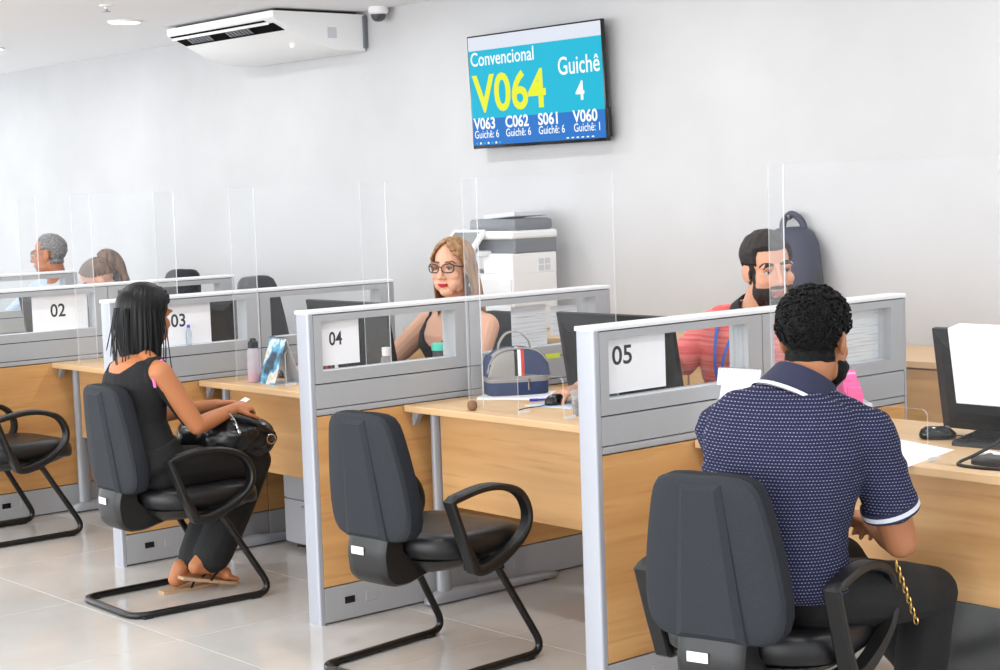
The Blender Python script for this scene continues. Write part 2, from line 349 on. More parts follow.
# ------------------------------------------------------------------ acrylic screens
def make_screen(x0, x1, op, label, y=3.755, wing=0.065, h=0.80, right=True):
    """clear sheet with a pass-through notch at the desk and two short returns"""
    t = thing('acrylic_screen', label, 'screen', (x0, y, DZ), 0, 'acrylic screens on the desks')
    w = x1-x0; th = .004; a, b = op[0]-x0, op[1]-x0; oh = .14; r = .018
    notch = [(a, 0.0), (a, oh-r)]+[(a+r-r*math.cos(q*PI/8), oh-r+r*math.sin(q*PI/8)) for q in range(1, 5)]+[(b-r+r*math.sin(q*PI/8), oh-r+r*math.cos(q*PI/8)) for q in range(0, 5)]+[(b, 0.0)]
    n = len(notch)
    # sheet = left leg, right leg, top field (faces) plus bright edges
    mb = MB()
    for yy in (0.0, th):
        vs = [(p[0], yy, p[1]) for p in [(0, 0)]+notch+[(w, 0), (w, h), (0, h)]]
        mb.add(vs, [tuple(range(len(vs)))])
    obj('sheet', mb, M_acryl, t)
    e = MB()
    out = [(0, 0)]+notch+[(w, 0), (w, h), (0, h)]
    for k in range(len(out)):
        p, q = out[k], out[(k+1) % len(out)]
        e.add([(p[0], 0, p[1]), (q[0], 0, q[1]), (q[0], th, q[1]), (p[0], th, p[1])], [(0, 1, 2, 3)])
    obj('edge', e, M_acedge, t)
    for x in ((0, w-th) if right else (0,)):
        obj('side_return', MB().box(x, x+th, th, wing, 0, h), M_acwing, t)
        obj('edge', MB().box(x, x+th, wing-.0005, wing+.0015, 0, h), M_acedge, t)
    for x in (a-.004, b): obj('foot', MB().box(x, x+.004, th, .05, 0, .012), M_acedge, t)
    return t
make_screen(-4.575, -3.835, (-4.315, -4.09), 'clear acrylic screen standing in front of the lunch bag', right=False)
make_screen(-3.205, -2.45, (-2.90, -2.675), 'clear acrylic screen on the desk of the man in navy')
make_screen(-6.12, -5.20, (-5.75, -5.5), 'clear acrylic screen behind the tent calendar', y=3.775, wing=.12)
make_screen(-7.50, -6.71, (-7.2, -6.95), 'clear acrylic screen on the desk left of the 03 sign', wing=.10)
make_screen(-8.98, -8.08, (-8.6, -8.35), 'clear acrylic screen farthest left in the row', wing=.10)

# ------------------------------------------------------------------ chairs
OUT = [(0, .832), (.05, .833), (.09, .830), (.118, .820), (.134, .800), (.143, .775), (.157, .715), (.169, .655), (.177, .60), (.181, .555), (.179, .515), (.169, .485), (.150, .466), (.12, .457), (.06, .453), (0, .452)]
def back_outline(sz=1.0, z_off=0.0, sxx=1.0):
    R = [Vector((x*sxx, 0, .452+(z-.452)*sz+z_off)) for x, z in OUT]
    Lf = [Vector((-p.x, 0, p.z)) for p in R[-2:0:-1]]
    return R+Lf
def back_parts(t, sz=1.0, z_off=0.0, y_off=0.0, recl=0.10, mats=(M_fabric, M_shell), sxx=1.0):
    o = back_outline(sz, z_off, sxx); n = len(o); zc = sum(p.z for p in o)/n; z0 = .452+z_off
    def ring(s, y, ridge=0.0):
        r = []
        for p in o:
            x = p.x*s; z = zc+(p.z-zc)*s
            yy = y-(z-z0)*recl + .05*(x/.18)**2*.35
            if ridge: 
                g = max(0.0, min(1.0, (.085-.035*(z-z0)/.38-abs(x))/.02)); yy -= ridge*g
            r.append((x, yy+y_off, z))
        return r
    cush = MB().loft([ring(.98, -.252), ring(1.0, -.244), ring(1.0, -.222), ring(.985, -.208), ring(.93, -.198), ring(.6, -.193), ring(.15, -.192)])
    obj('backrest', cush, mats[0], t, 60)
    sh = MB().loft([ring(.985, -.250), ring(.995, -.258), ring(.965, -.268), ring(.90, -.272), ring(.75, -.273), ring(.5, -.273), ring(.25, -.273), ring(.05, -.273)])
    obj('back_shell', sh, mats[1], t, 35)
    h_ = .38*sz; q = [(-.078*sxx, .02), (.078*sxx, .02), (.045*sxx, h_*.93), (-.045*sxx, h_*.93)]
    def lay(y, k): return [(x*k, y+y_off-z*recl, z0+h_*.5+(z-h_*.5)*(1-(1-k)*.3)) for x, z in q]
    obj('back_ridge', MB().loft([lay(-.262, 1.22), lay(-.2735, 1.16), lay(-.284, .9), lay(-.284, .3)]), mats[1], t, 20)
ARM = [(-.155, .563), (-.03, .583), (.065, .577), (.145, .545), (.180, .48), (.160, .418), (.08, .366), (-.01, .336), (-.06, .336), (-.10, .42)]
def arm_mb(x, s):
    pl = [Vector((0, y, z)) for y, z in ARM]
    loop = []
    top = spline([pl[0]]+pl[1:9], 6); loop = top+[pl[9]*.5+pl[8]*.5, pl[9], pl[9]*.5+pl[0]*.5]
    N = len(loop); rings = []
    cen = sum((p for p in loop), Vector())/N
    for i in range(N):
        tn = (loop[(i+1) % N]-loop[i-1]).normalized(); nn = Vector((0, -tn.z, tn.y))
        if nn.dot(loop[i]-cen) < 0: nn = -nn
        th = .011+.006*max(0, min(1, (.40-loop[i].z)/.05)); hw = .022
        prof = [(hw, th*.5), (hw*.75, th), (-hw*.75, th), (-hw, th*.5), (-hw, -th*.5), (-hw*.75, -th), (hw*.75, -th), (hw, -th*.5)]
        rings.append([(x+a, *(loop[i]+nn*b)[1:]) for a, b in prof])
    rings.append(rings[0])
    return MB().loft(rings, False).rbox(x-(.055 if s > 0 else -.02), x+(.02 if s > 0 else .055), -.055, .03, .325, .345, .004)
def superellipse_ring(cx, cy, ax, ay, z, n=40, e=3.2):
    r = []
    for i in range(n):
        t = 2*PI*i/n; c, s = math.cos(t), math.sin(t)
        r.append((cx+ax*math.copysign(abs(c)**(2/e), c), cy+ay*math.copysign(abs(s)**(2/e), s), z))
    return r
def seat_mb(zo=0.0):
    rs = []
    for sx, sy, z in ((.92, .93, .362), (.985, .985, .372), (1, 1, .395), (.985, .985, .422), (.93, .94, .436), (.8, .82, .443), (.5, .5, .441), (.1, .1, .439)):
        ring = superellipse_ring(0, .045, .228*sx, .235*sy, z+zo)
        rs.append([(x, y, zz-.025*max(0, (y-.12)/.16)**2+.010*max(0, (-.05-y)/.14)) for x, y, zz in ring])
    return MB().loft(rs)
def make_visitor_chair():
    t = thing('visitor_chair', '', 'chair')
    back_parts(t, 1.055, -.020)
    obj('seat', seat_mb(), M_vinyl, t, 60)
    pan = MB().loft([superellipse_ring(0, .03, .12, .16, .318), superellipse_ring(0, .04, .19, .20, .345), superellipse_ring(0, .045, .215, .222, .366)])
    obj('seat_pan', pan, M_black, t, 50)
    sp = fillet([(-.27, .47, 0), (-.288, .40, 0), (-.28, .325, 0), (-.245, .292, 0), (-.18, .290, 0), (-.04, .325, 0), (-.04, .352, 0), (-.17, .372, 0), (-.208, .40, 0), (-.212, .47, 0)], .02, 4)
    cov = MB(); rings = []
    for x, k in ((-.088, .9), (-.078, .98), (-.05, 1), (.05, 1), (.078, .98), (.088, .9)):
        rings.append([(x, -.18+(p.x+.18)*k, .38+(p.y-.38)*k) for p in sp])
    cov.loft(rings); cv = obj('spine_cover', cov, M_black, t, 45)
    obj('sticker', MB().rbox(-.055, .0, -.2905, -.2875, .392, .416, .0008, seg=1), M_paper, cv, label='small white sticker')
    for s in (-1, 1): obj('armrest', arm_mb(s*.248, s), M_black, t, 40)
    path = fillet([(-.14, -.03, .352), (-.205, .06, .35), (-.232, .262, .0125), (-.214, -.305, .0125), (.214, -.305, .0125), (.232, .262, .0125), (.205, .06, .35), (.14, -.03, .352)], [0, .05, .075, .07, .07, .075, .05, 0], 7)
    fr = obj('sled_frame', MB().tube(path, .0125, 12), M_steelblk, t, 60)
    for x, y in ((-.216, -.255), (.216, -.255), (-.229, .18), (.229, .18)): obj('glide', MB().rbox(x-.016, x+.016, y-.02, y+.02, -.0, .012, .003), M_black, fr)
    return t
vc = make_visitor_chair()
vc.location = (-4.235, 3.305, 0.0); vc.rotation_euler = (0, 0, math.radians(5)); vc['label'] = 'empty charcoal visitor chair in front of the lunch bag desk'; vc['group'] = 'visitor chairs'
dup(vc, (-5.65, 3.20, 0), math.radians(-2), 'charcoal visitor chair the woman in black sits on', 'visitor chairs')
dup(vc, (-2.70, 3.12, 0), math.radians(14), 'charcoal visitor chair the man in navy sits on', 'visitor chairs')
dup(vc, (-7.31, 3.27, 0), math.radians(2), 'empty visitor chair cut off at the left edge, below the 02 sign', 'visitor chairs')

def make_office_chair():
    t = thing('office_chair', '', 'chair')
    back_parts(t, 1.35, .14, 0.0, .10, (M_fabric, M_black), 1.12)
    obj('seat', seat_mb(.045), M_fabric, t, 60)
    obj('seat_pan', MB().loft([superellipse_ring(0, .03, .10, .13, .375), superellipse_ring(0, .045, .2, .21, .41)]), M_black, t, 50)
    obj('back_bar', MB().tube(fillet([(0, .02, .375), (0, -.27, .385), (0, -.315, .80)], .08), .02, 8), M_black, t, 60)
    obj('gas_lift', MB().cyl((0, .03, .09), (0, .03, .22), .028).cyl((0, .03, .22), (0, .03, .385), .018), M_black, t, 60)
    st = MB(); 
    for i in range(5):
        a = 2*PI*i/5+.3; st.tube([(0, .03, .095), (.13*math.cos(a), .03+.13*math.sin(a), .085), (.27*math.cos(a), .03+.27*math.sin(a), .062)], [.026, .022, .016], 8)
    sb = obj('star_base', st, M_black, t, 60)
    for i in range(5):
        a = 2*PI*i/5+.3; x, y = .265*math.cos(a), .03+.265*math.sin(a)
        obj('caster', MB().cyl((x-.022, y, .027), (x+.022, y, .027), .027, n=12).cyl((x, y, .03), (x, y, .06), .008, n=8), M_black, sb, 50)
    return t
oc = make_office_chair()
oc.location = (-5.78, 4.64, 0); oc.rotation_euler = (0, 0, PI+math.radians(-4)); oc['label'] = 'dark office chair behind the woman with glasses'; oc['group'] = 'office chairs behind the desks'
och2 = dup(oc, (-4.07, 4.68, 0), PI, 'dark office chair the man in the coral shirt sits on', 'office chairs behind the desks')
dup(oc, (-7.02, 4.75, 0), -PI/2+.5, 'empty dark office chair behind the 03 partition', 'office chairs behind the desks')
dup(oc, (-8.52, 4.66, 0), PI, 'dark office chair behind the woman bending down', 'office chairs behind the desks')
dup(oc, (-10.0, 4.98, 0), PI-.5, 'office chair of the man with grey hair, mostly hidden', 'office chairs behind the desks')
for ch_ in children(oc)+children(och2):      # these two backrests are set lower
    if ch_.name.split('.')[0] in ('backrest', 'back_shell', 'back_ridge'): ch_.location = (0, 0, -.15)
    if ch_.name.split('.')[0] == 'back_bar': ch_.scale = (1, 1, .86); ch_.location = (0, 0, .05)

# ------------------------------------------------------------------ ceiling lamps, detector, dome camera
M_lamp = mat('lamp_diffuser', (255, 255, 255), 0.5, emit=6.0)
def make_downlight(x, y, label):
    t = thing('ceiling_downlight', label, 'lamp', (x, y, CEIL), 0, 'round ceiling downlights')
    obj('rim', MB().lathe([(.098, 0), (.098, -.010), (.090, -.013), (.084, -.010), (.084, 0)], 32), M_white, t, 40)
    obj('diffuser', MB().lathe([(.084, -.001), (.084, -.006), (.04, -.0075), (.002, -.008)], 32), M_lamp, t, 60)
    l = bpy.data.lights.new('downlight_glow', 'AREA'); l.shape = 'DISK'; l.size = .16; l.energy = LAMP_W; l.color = (0.97, 0.985, 1.0)
    o = bpy.data.objects.new('downlight_glow', l); C.objects.link(o); o.parent = t; o.location = (0, 0, -.016)
for i, x in enumerate((-12.39, -10.59, -8.79, -6.99, -5.19, -3.39, -1.59)):
    for j, y in enumerate((4.80, 2.9, 1.0)):
        make_downlight(x, y, 'round lit ceiling downlight at upper left, near the air conditioner' if (i, j) == (2, 0) else 'round ceiling downlight above the room, outside the frame')
t = thing('sprinkler_head', 'tiny grey sprinkler on the ceiling beside the round lamp', 'sprinkler', (-8.12, 4.33, CEIL))
obj('collar', MB().lathe([(.035, 0), (.035, -.006), (.012, -.012), (.01, -.02)], 20), M_white, t, 40)
obj('nozzle', MB().lathe([(.009, -.018), (.009, -.03), (.022, -.032), (.022, -.035), (.002, -.036)], 16), M_legm, t, 40)
t = thing('dome_camera', 'small white dome security camera beside the air conditioner', 'camera', (-7.63, 5.72, CEIL))
obj('housing', MB().lathe([(.052, 0), (.056, -.012), (.056, -.03), (.046, -.04), (.04, -.041)], 28), M_white, t, 40)
obj('dome', MB().lathe([(.043, -.038), (.041, -.056), (.033, -.07), (.02, -.079), (.003, -.082)], 24), mat('smoked_dome', (70, 72, 78), .1), t, 60)

# ------------------------------------------------------------------ air conditioner
t = thing('air_conditioner', 'white ceiling air conditioner with dark louvre slots', 'air conditioner', (-9.02, 5.17, 0))
AL = 1.17
prof = [(0, 2.497), (.0, 2.462), (.012, 2.452), (.075, 2.424), (.16, 2.382), (.26, 2.335), (.36, 2.302), (.44, 2.292), (.62, 2.292), (.62, 2.497)]
bodym = MB(); 
for x, k in ((0, .90), (.02, .97), (.06, 1), (AL-.03, 1), (AL-.008, .985), (AL, .96)): pass
rings = [[(x, .31+(p[0]-.31)*k, 2.497+(p[1]-2.497)*k) for p in prof] for x, k in ((0, .86), (.015, .94), (.05, .99), (.09, 1), (AL-.02, 1), (AL-.006, .99), (AL, .975))]
bodym.loft(rings); obj('casing', bodym, M_white, t, 35)
def slope_M(y0, z0, y1, z1):  # local x along unit, local y up the sloping front
    d = Vector((0, y1-y0, z1-z0)).normalized(); return frame_M((0, y0, z0), (1, 0, 0), d)
S = slope_M(.012, 2.452, .16, 2.382)
M_slot = mat('slot_black', (8, 9, 10), .9, spec=.05)
obj('air_slot', MB().box(.06, AL-.10, .0, .018, -.001, .003, 0, S), M_slot, t)
sl = obj('louvre_slot', MB().box(.06, AL-.06, .036, .118, -.001, .003, 0, S), M_slot, t)
for half in (0, 1):
    for i in range(7):
        x = .22+half*.42+i*.036
        obj('louvre_blade', MB().rbox(-.010, .010, .044, .100, -.008, -.001, .002, 0, S @ Matrix.Translation((x, 0, 0)) @ Matrix.Rotation(.35, 4, 'Z')), M_mid, sl)
obj('deflector', MB().rbox(.05, AL-.09, .022, .032, -.012, .002, .003, 0, S), M_white, t)
obj('indicator_light', MB().cyl((AL-.20, .255, 2.331), (AL-.20, .252, 2.326), .008, n=12), mat('led', (200, 240, 250), .4, emit=2.0), t)
obj('rating_label', MB().box(AL-.0005, AL+.0015, .36, .42, 2.36, 2.42), M_offw, t)
obj('side_bracket', MB().rbox(AL-.01, AL+.012, .60, .628, 2.31, 2.49, .003), M_mid, t)
obj('mount_rail', MB().box(.05, AL-.05, .06, .60, 2.496, CEIL), M_dark, t)

# ------------------------------------------------------------------ television
TVW, TVH = 0.985, 0.575; ty = 5.715
t = thing('wall_television', 'wall-mounted flat television showing the queue number V064', 'television', (-6.85, ty, 1.706))
t.rotation_euler = (math.radians(2.0), 0, math.radians(.6))
fb = MB().rbox(0, TVW, -.0, .022, 0, TVH, .003); obj('frame', fb, M_gloss, t, 40)
obj('back_housing', MB().rbox(.12, TVW-.12, .02, .05, .03, TVH*.6, .008), M_black, t)
obj('wall_bracket', MB().rbox(.3, .7, .045, WALL-ty-.004, .18, .42, .004).rbox(TVW-.03, TVW+.006, .006, .03, .02, .16, .004), M_black, t)
def em(name, col, e):
    m_ = mat(name, col, .35, emit=e); m_.node_tree.nodes['Principled BSDF'].inputs['Base Color'].default_value = (.005, .005, .005, 1); m_.node_tree.nodes['Principled BSDF'].inputs['Specular IOR Level'].default_value = .1; return m_
ES = 0.53
Mc, Mb, Mwb, Mtw, Mty = em('screen_cyan', (0, 188, 220), ES), em('screen_blue', (32, 118, 205), ES), em('screen_white', (226, 232, 244), ES), em('screen_text_white', (250, 255, 255), ES*1.1), em('screen_text_yellow', (232, 240, 40), ES*1.05)
m = .008; sw = TVW-2*m; z0 = .016; shh = TVH-z0-m
scn = obj('screen', MB().box(m, TVW-m, -.0012, 0, z0+shh*.245, z0+shh*.875), Mc, t, label='cyan queue display')
obj('screen_band', MB().box(m, TVW-m, -.0012, 0, z0+shh*.875, z0+shh), Mwb, scn)
obj('screen_band', MB().box(m, TVW-m, -.0012, 0, z0, z0+shh*.245), Mb, scn)
def tv_text(s, fx, fz, size, bold, sx, mt, align='LEFT'):
    Mx = frame_M((m+sw*fx, -.002, z0+shh*fz), (1, 0, 0), (0, 0, 1)); obj('screen_text', text_mb(s, size, bold, sx, align, Mx), mt, scn)
tv_text('Convencional', .012, .735, .098, .0008, .90, Mtw)
tv_text('V064', .025, .315, .262, .0055, .99, Mty)
tv_text('Guichê', 0.985, .575, .122, .001, .84, Mtw, 'RIGHT')
tv_text('4', .835, .345, .125, .003, .95, Mtw, 'CENTER')
for i, (a, b) in enumerate((('V063', '6'), ('C062', '6'), ('S061', '6'), ('V060', '1'))):
    fx = (.012, .262, .515, .775)[i]
    tv_text(a, fx, .152, .080, .0020, 1.0, Mtw); tv_text('Guichê: '+b, fx, .068, .056, .0003, .88, Mtw)
for i in range(7): obj('taskbar_icon', MB().box(m+.02+i*.03, m+.032+i*.03, -.002, -.001, z0+.006, z0+.016), Mtw if i % 2 else Mc, scn)
for i in range(6): obj('taskbar_icon', MB().box(m+sw*.72+i*.035, m+sw*.72+.016+i*.035, -.002, -.001, z0+.007, z0+.013), Mtw, scn)

# ------------------------------------------------------------------ wall counter with cabinets
cx0 = -6.95
for i in range(5):
    x = cx0+i*.98
    t = thing('base_cabinet', ['oak base cabinet under the printer end of the wall counter', 'oak base cabinet behind the woman with glasses', 'oak base cabinet behind the man in the coral shirt', 'oak base cabinet right of the 05 partition, seen past the navy polo', 'oak base cabinet at the right end of the wall counter'][i], 'cabinet', (x, 5.31, 0), 0, 'base cabinets along the back wall')
    obj('body', MB().box(.002, .978, .02, WALL-5.31-.014, .06, .775), M_wood_x, t)
    obj('plinth', MB().box(.01, .97, .05, .4, 0, .06), M_dark, t)
    for s in (0, 1):
        d = obj('door', MB().rbox(.004+s*.488, .488+s*.486, 0, .018, .065, .77, .0015, seg=1), M_wood_x, t)
        obj('handle', MB().rbox(.455+s*.055, .467+s*.055, -.022, .001, .55, .68, .003), M_chrome, d)
tp = tag(obj('wall_counter', MB().rbox(cx0-.01, cx0+4.91, 5.295, WALL-.002, .776, .803, .003), M_top), 'long pale oak countertop running along the back wall', 'countertop')

# ------------------------------------------------------------------ printer
t = thing('office_printer', 'white multifunction printer with tilted touch panel behind the blonde woman', 'printer', (-6.58, 5.40, .803)); t.scale = (.97, .97, .95)
PW, PD = .38, .30
obj('body', MB().rbox(0, PW, 0, PD, 0, .30, .01).rbox(PW*.40, PW, 0, PD, .29, .40, .008), M_white, t)
obj('paper_drawer', MB().rbox(.01, PW-.01, -.008, .01, .02, .13, .004), M_white, t); obj('paper_drawer', MB().rbox(.01, PW-.01, -.008, .01, .14, .27, .004), M_white, t)
obj('output_tray', MB().box(.012, PW*.42, -.004, PD-.01, .30, .312), M_mid, t)
obj('output_back', MB().rbox(.01, PW*.45, PD*.5, PD, .29, .41, .004), M_offw, t)
obj('grey_band', MB().rbox(.0, PW+.002, .02, PD+.002, .40, .475, .006), M_mid, t)
obj('scanner', MB().rbox(-.01, PW+.008, -.005, PD+.005, .472, .515, .012), M_white, t)
obj('document_feeder', MB().rbox(.0, PW*.95, .04, PD, .512, .575, .018), M_mid, t, 40)
obj('feeder_tray', MB().rbox(PW*.35, PW*.98, .06, PD*.95, .565, .59, .006, 0, Matrix.Rotation(-.06, 4, 'Y')), M_offw, t)
cpM = Matrix.Translation((.04, -.05, .462)) @ Matrix.Rotation(math.radians(48), 4, 'X')
cp = obj('control_panel', MB().rbox(-.10, .15, -.075, .075, -.012, .012, .006, 0, cpM), M_white, t, 40)
obj('touch_screen', MB().rbox(-.075, .125, -.055, .055, .011, .0135, .001, 0, cpM, seg=1), mat('panel_glass', (120, 122, 124), .25), cp)
obj('panel_shelf', MB().rbox(-.06, .20, -.06, .05, .385, .415, .012), M_white, t, 40)
vg = obj('side_vent', MB().box(PW-.001, PW+.0012, .17, .26, .30, .37), M_white, t)
for i in range(2):
    for j in range(2): obj('vent_slot', MB().box(PW, PW+.002, .175+i*.042, .21+i*.042, .305+j*.034, .334+j*.034), M_offw, vg)

# ------------------------------------------------------------------ backpack on the wall
M_navy = noise_mat('navy_nylon', (22, 25, 50), (30, 33, 62), 200, .6, bump=.2, dist=.0006)
M_navyd = noise_mat('dark_nylon', (16, 17, 24), (24, 25, 33), 200, .7, bump=.2, dist=.0006)
t = thing('backpack', 'navy backpack hanging on the wall behind the man in coral', 'backpack', (-4.77, WALL-.012, 0))
def bp_ring(z, hw, d): return [(hw*math.copysign(abs(math.cos(a))**.7, math.cos(a)), -d*.5+d*.5*math.copysign(abs(math.sin(a))**.7, math.sin(a)), z) for a in [2*PI*i/24 for i in range(24)]]
prof = [(.86, .12, .12), (.875, .15, .16), (.95, .17, .19), (1.05, .172, .19), (1.15, .165, .17), (1.22, .145, .14), (1.265, .11, .105), (1.285, .07, .08), (1.29, .02, .05)]
obj('main_compartment', MB().loft([bp_ring(*q) for q in prof]), M_navy, t, 60)
obj('front_pocket', MB().loft([[(x*.78, y*.42-.155, z) for x, y, z in bp_ring(z, h, d)] for z, h, d in ((.89, .10, .08), (.90, .14, .14), (1.0, .155, .16), (1.08, .14, .15), (1.11, .1, .1))]), M_navyd, t, 60)
obj('side_panel', MB().loft([[(cx_+k_*.052*math.cos(a), y0-.085+k_*.075*math.sin(a), z) for a in [2*PI*i/16 for i in range(16)]] for z, y0, cx_, k_ in ((.88, 0, .11, .6), (.90, 0, .118, 1), (1.05, 0, .122, 1), (1.15, 0, .114, .95), (1.21, .02, .098, .8), (1.25, .035, .075, .5))]), M_navyd, t, 60)
obj('carry_handle', MB().tube(spline([(-.062, -.03, 1.265), (-.052, -.035, 1.315), (-.005, -.038, 1.345), (.045, -.035, 1.315), (.06, -.03, 1.265)], 6), .015, 8), M_navy, t, 60)
obj('wall_hook', MB().tube([(0, .01, 1.34), (0, -.03, 1.337), (0, -.06, 1.325), (0, -.065, 1.34)], .006, 8), M_chrome, t, 60)

# ------------------------------------------------------------------ monitors
M_monb = mat('monitor_black', (9, 9, 10), .5, spec=.25)
def make_monitor(x0, y, label, w=.56, z0=.755, h=.30, tilt=-10):
    t = thing('computer_monitor', label, 'monitor', (x0+w/2, y, DZ), 0, 'black computer monitors')
    R = Matrix.Translation((0, 0, z0-DZ)) @ Matrix.Rotation(math.radians(-tilt), 4, 'X')
    # back towards the visitors (-y); screen towards the clerk (+y)
    rings = [[(sx*k*w/2, yy, h/2+sz*k2*h/2) for sx, sz in ((-1, -1), (1, -1), (1, 1), (-1, 1))] for yy, k, k2 in ((.0, 1, 1), (-.018, 1, 1), (-.04, .86, .8), (-.05, .7, .6))]
    obj('panel', MB().loft(rings, True, 0, R), M_monb, t)
    obj('screen', MB().box(-w/2+.012, w/2-.012, .0, .0015, .016, h-.012, 0, R), em('monitor_screen', (150, 170, 190), .25) if 'monitor_screen' not in bpy.data.materials else bpy.data.materials['monitor_screen'], t)
    obj('neck', MB().rbox(-.03, .03, -.07, -.045, .01, .17, .006).rbox(-.03, .03, -.065, -.03, .12, .165, .005), M_black, t)
    obj('base', MB().loft([superellipse_ring(0, -.02, .12, .09, 0, 28, 2.6), superellipse_ring(0, -.02, .12, .09, .008, 28, 2.6), superellipse_ring(0, -.02, .10, .07, .014, 28, 2.6)]), M_black, t, 40)
    return t, R
MON = {}
MON[4] = make_monitor(-4.51, 4.19, 'black monitor behind the 05 sign, in front of the man in coral')
MON[5] = make_monitor(-2.95, 4.24, 'black monitor with a paper sign draped over it, at the right edge')
MON[3] = make_monitor(-6.14, 4.22, 'black monitor behind the 04 sign, in front of the woman with glasses')
MON[2] = make_monitor(-7.22, 4.20, 'black monitor behind the 03 sign')
MON[1] = make_monitor(-8.72, 4.10, 'black monitor farthest left, behind the 02 sign')
# paper with the station number draped over the monitor at right
pt = thing('paper_sign', 'white paper sign folded over the top of the right-hand monitor', 'sign', tuple(MON[5][0].location))
R5 = MON[5][1]
obj('sheet', MB().box(-.20, .10, -.0535, -.0522, .09, .312, 0, R5).box(-.20, .10, -.054, .004, .3115, .3128, 0, R5), M_paper, pt)
obj('number', text_mb('06', .12, .002, .9, 'CENTER', R5 @ frame_M((.022, -.0545, .17), (1, 0, 0), (0, 0, 1))), M_ink, pt)

# ------------------------------------------------------------------ number signs and sheets taped in the partition windows
def window_sign(k, y0, y1, z0, z1, txt, ty_, tz, th, label, tilt=0.0, sx_=.86):
    x = PXS[k]-PT/2+.0042
    t = thing('number_sign', label, 'sign', (x, PY0+y0, z0), 0, 'number signs in the partition windows')
    t.rotation_euler = (tilt, 0, 0)
    obj('sheet', MB().box(0, .0012, 0, y1-y0, 0, z1-z0), M_paper, t)
    obj('number', text_mb(txt, th, .0012, sx_, 'LEFT', frame_M((.0016, ty_-y0, tz-z0), (0, 1, 0), (0, 0, 1))), M_ink, t)
window_sign(5, .044, .305, .900, 1.066, '05', .086, .982, .076, 'white 05 paper sign in the nearest partition, beside the navy polo', 0.0, 1.12)
window_sign(4, .044, .222, .902, 1.066, '04', .093, .972, .066, 'white 04 paper sign above the empty chair')
window_sign(3, .215, .475, .889, 1.066, '03', .283, .966, .076, 'white 03 paper sign beside the head of the woman in black', 0.0, .98)
window_sign(2, .315, .605, .887, 1.066, '02', .408, .953, .088, 'white 02 paper sign at the far left', 0.0, .92)
M_print = noise_mat('printed_lines', (236, 237, 239), (200, 202, 206), 40, .8, vec=(1, .12, 4.5), contrast=(.52, .62), detail=2)
def taped_sheet(k, y0, y1, z0, z1, label):
    o = obj('printed_sheet', MB().box(0, .0012, 0, y1-y0, 0, z1-z0), M_print); o.location = (PXS[k]-PT/2-.0056, PY0+y0, z0); tag(o, label, 'paper', 'printed sheets taped in the windows'); return o
taped_sheet(4, .945, 1.125, .886, 1.046, 'larger printed sheet taped in the window above the lunch bag')
taped_sheet(4, 1.145, 1.29, .918, 1.034, 'smaller printed sheet taped right of the larger one, above the monitor')
taped_sheet(5, 1.09, 1.335, .886, 1.055, 'printed sheet taped in the window right of the man with curly hair')
s_ = obj('sticky_note', MB().box(0, .001, 0, .082, 0, .02), mat('yellow_note', (208, 226, 40), .7)); s_.location = (PXS[4]+.0004, PY0+1.07, .836); tag(s_, 'yellow-green sticky strip on the grey partition behind the lunch bag', 'sticky note')

# ------------------------------------------------------------------ things on the lunch-bag desk
M_bnavy = noise_mat('denim_navy', (40, 52, 84), (52, 66, 100), 300, .85, bump=.25, dist=.0006)
M_bgrey = noise_mat('grey_canvas', (140, 138, 134), (156, 154, 150), 300, .85, bump=.25, dist=.0006)
t = thing('lunch_bag', 'grey and navy lunch bag with white and red stripes and a strap handle', 'bag', (-4.735, 4.115, DZ+.008), math.radians(60))
t.scale = (.86, .86, .86)
BW, BD = .135, .085
def bring(z, k, kd): return superellipse_ring(0, 0, BW*k, BD*kd, z, 40, 4.5)
obj('lower_compartment', MB().loft([bring(0, .95, .95), bring(.004, .985, .985), bring(.05, 1, 1), bring(.056, .99, .99)]), M_bnavy, t, 50)
obj('middle_band', MB().loft([bring(.055, 1.0, 1.0), bring(.058, 1.012, 1.012), bring(.078, 1.012, 1.012), bring(.082, 1.0, 1.0)]), M_bgrey, t, 50)
obj('zipper', MB().loft([bring(.0665, 1.02, 1.022), bring(.0695, 1.02, 1.022)], False), M_legm, t)
# domed upper half: front panels across x, gusset in navy
def dome_z(x): return .082+.115*(max(0, 1-(abs(x)/BW)**3.0))**.5
seg = [(-BW, -.02, M_bgrey, 'grey_panel'), (-.02, -.006, M_dark, 'black_stripe'), (-.006, .008, M_paper, 'white_stripe'), (.008, .022, mat('red_stripe', (205, 58, 44), .8), 'red_stripe'), (.022, BW, M_bnavy, 'navy_panel')]
for a, b, mt, nm in seg:
    xs = [a+(b-a)*i/8 for i in range(9)]
    vs = []; 
    for x in xs: vs += [(x, -BD*.99, .081), (x, -BD*.985, .081+(dome_z(x)-.081)*.55), (x, -BD*.93, .081+(dome_z(x)-.081)*.9), (x, -BD*.80, dome_z(x)), (x, 0, dome_z(x)+.002)]
    fs = [(i*5+j, (i+1)*5+j, (i+1)*5+j+1, i*5+j+1) for i in range(8) for j in range(4)]
    obj(nm, MB().add(vs, fs), mt, t, 60)
vs = []
xs = [-BW+2*BW*i/24 for i in range(25)]
for x in xs: vs += [(x, 0, dome_z(x)+.002), (x, BD*.80, dome_z(x)), (x, BD*.93, .081+(dome_z(x)-.081)*.9), (x, BD*.99, .081)]
obj('back_panel', MB().add(vs, [(i*4+j, (i+1)*4+j, (i+1)*4+j+1, i*4+j+1) for i in range(24) for j in range(3)]), M_bnavy, t, 60)
for s in (-1, 1):
    obj('end_gusset', MB().loft([superellipse_ring(s*BW*.93, 0, .014, BD*.97, .08, 20, 3), superellipse_ring(s*BW*.90, 0, .014, BD*.95, .13, 20, 3), superellipse_ring(s*BW*.80, 0, .014, BD*.84, .165, 20, 3)]), M_bnavy, t, 60)
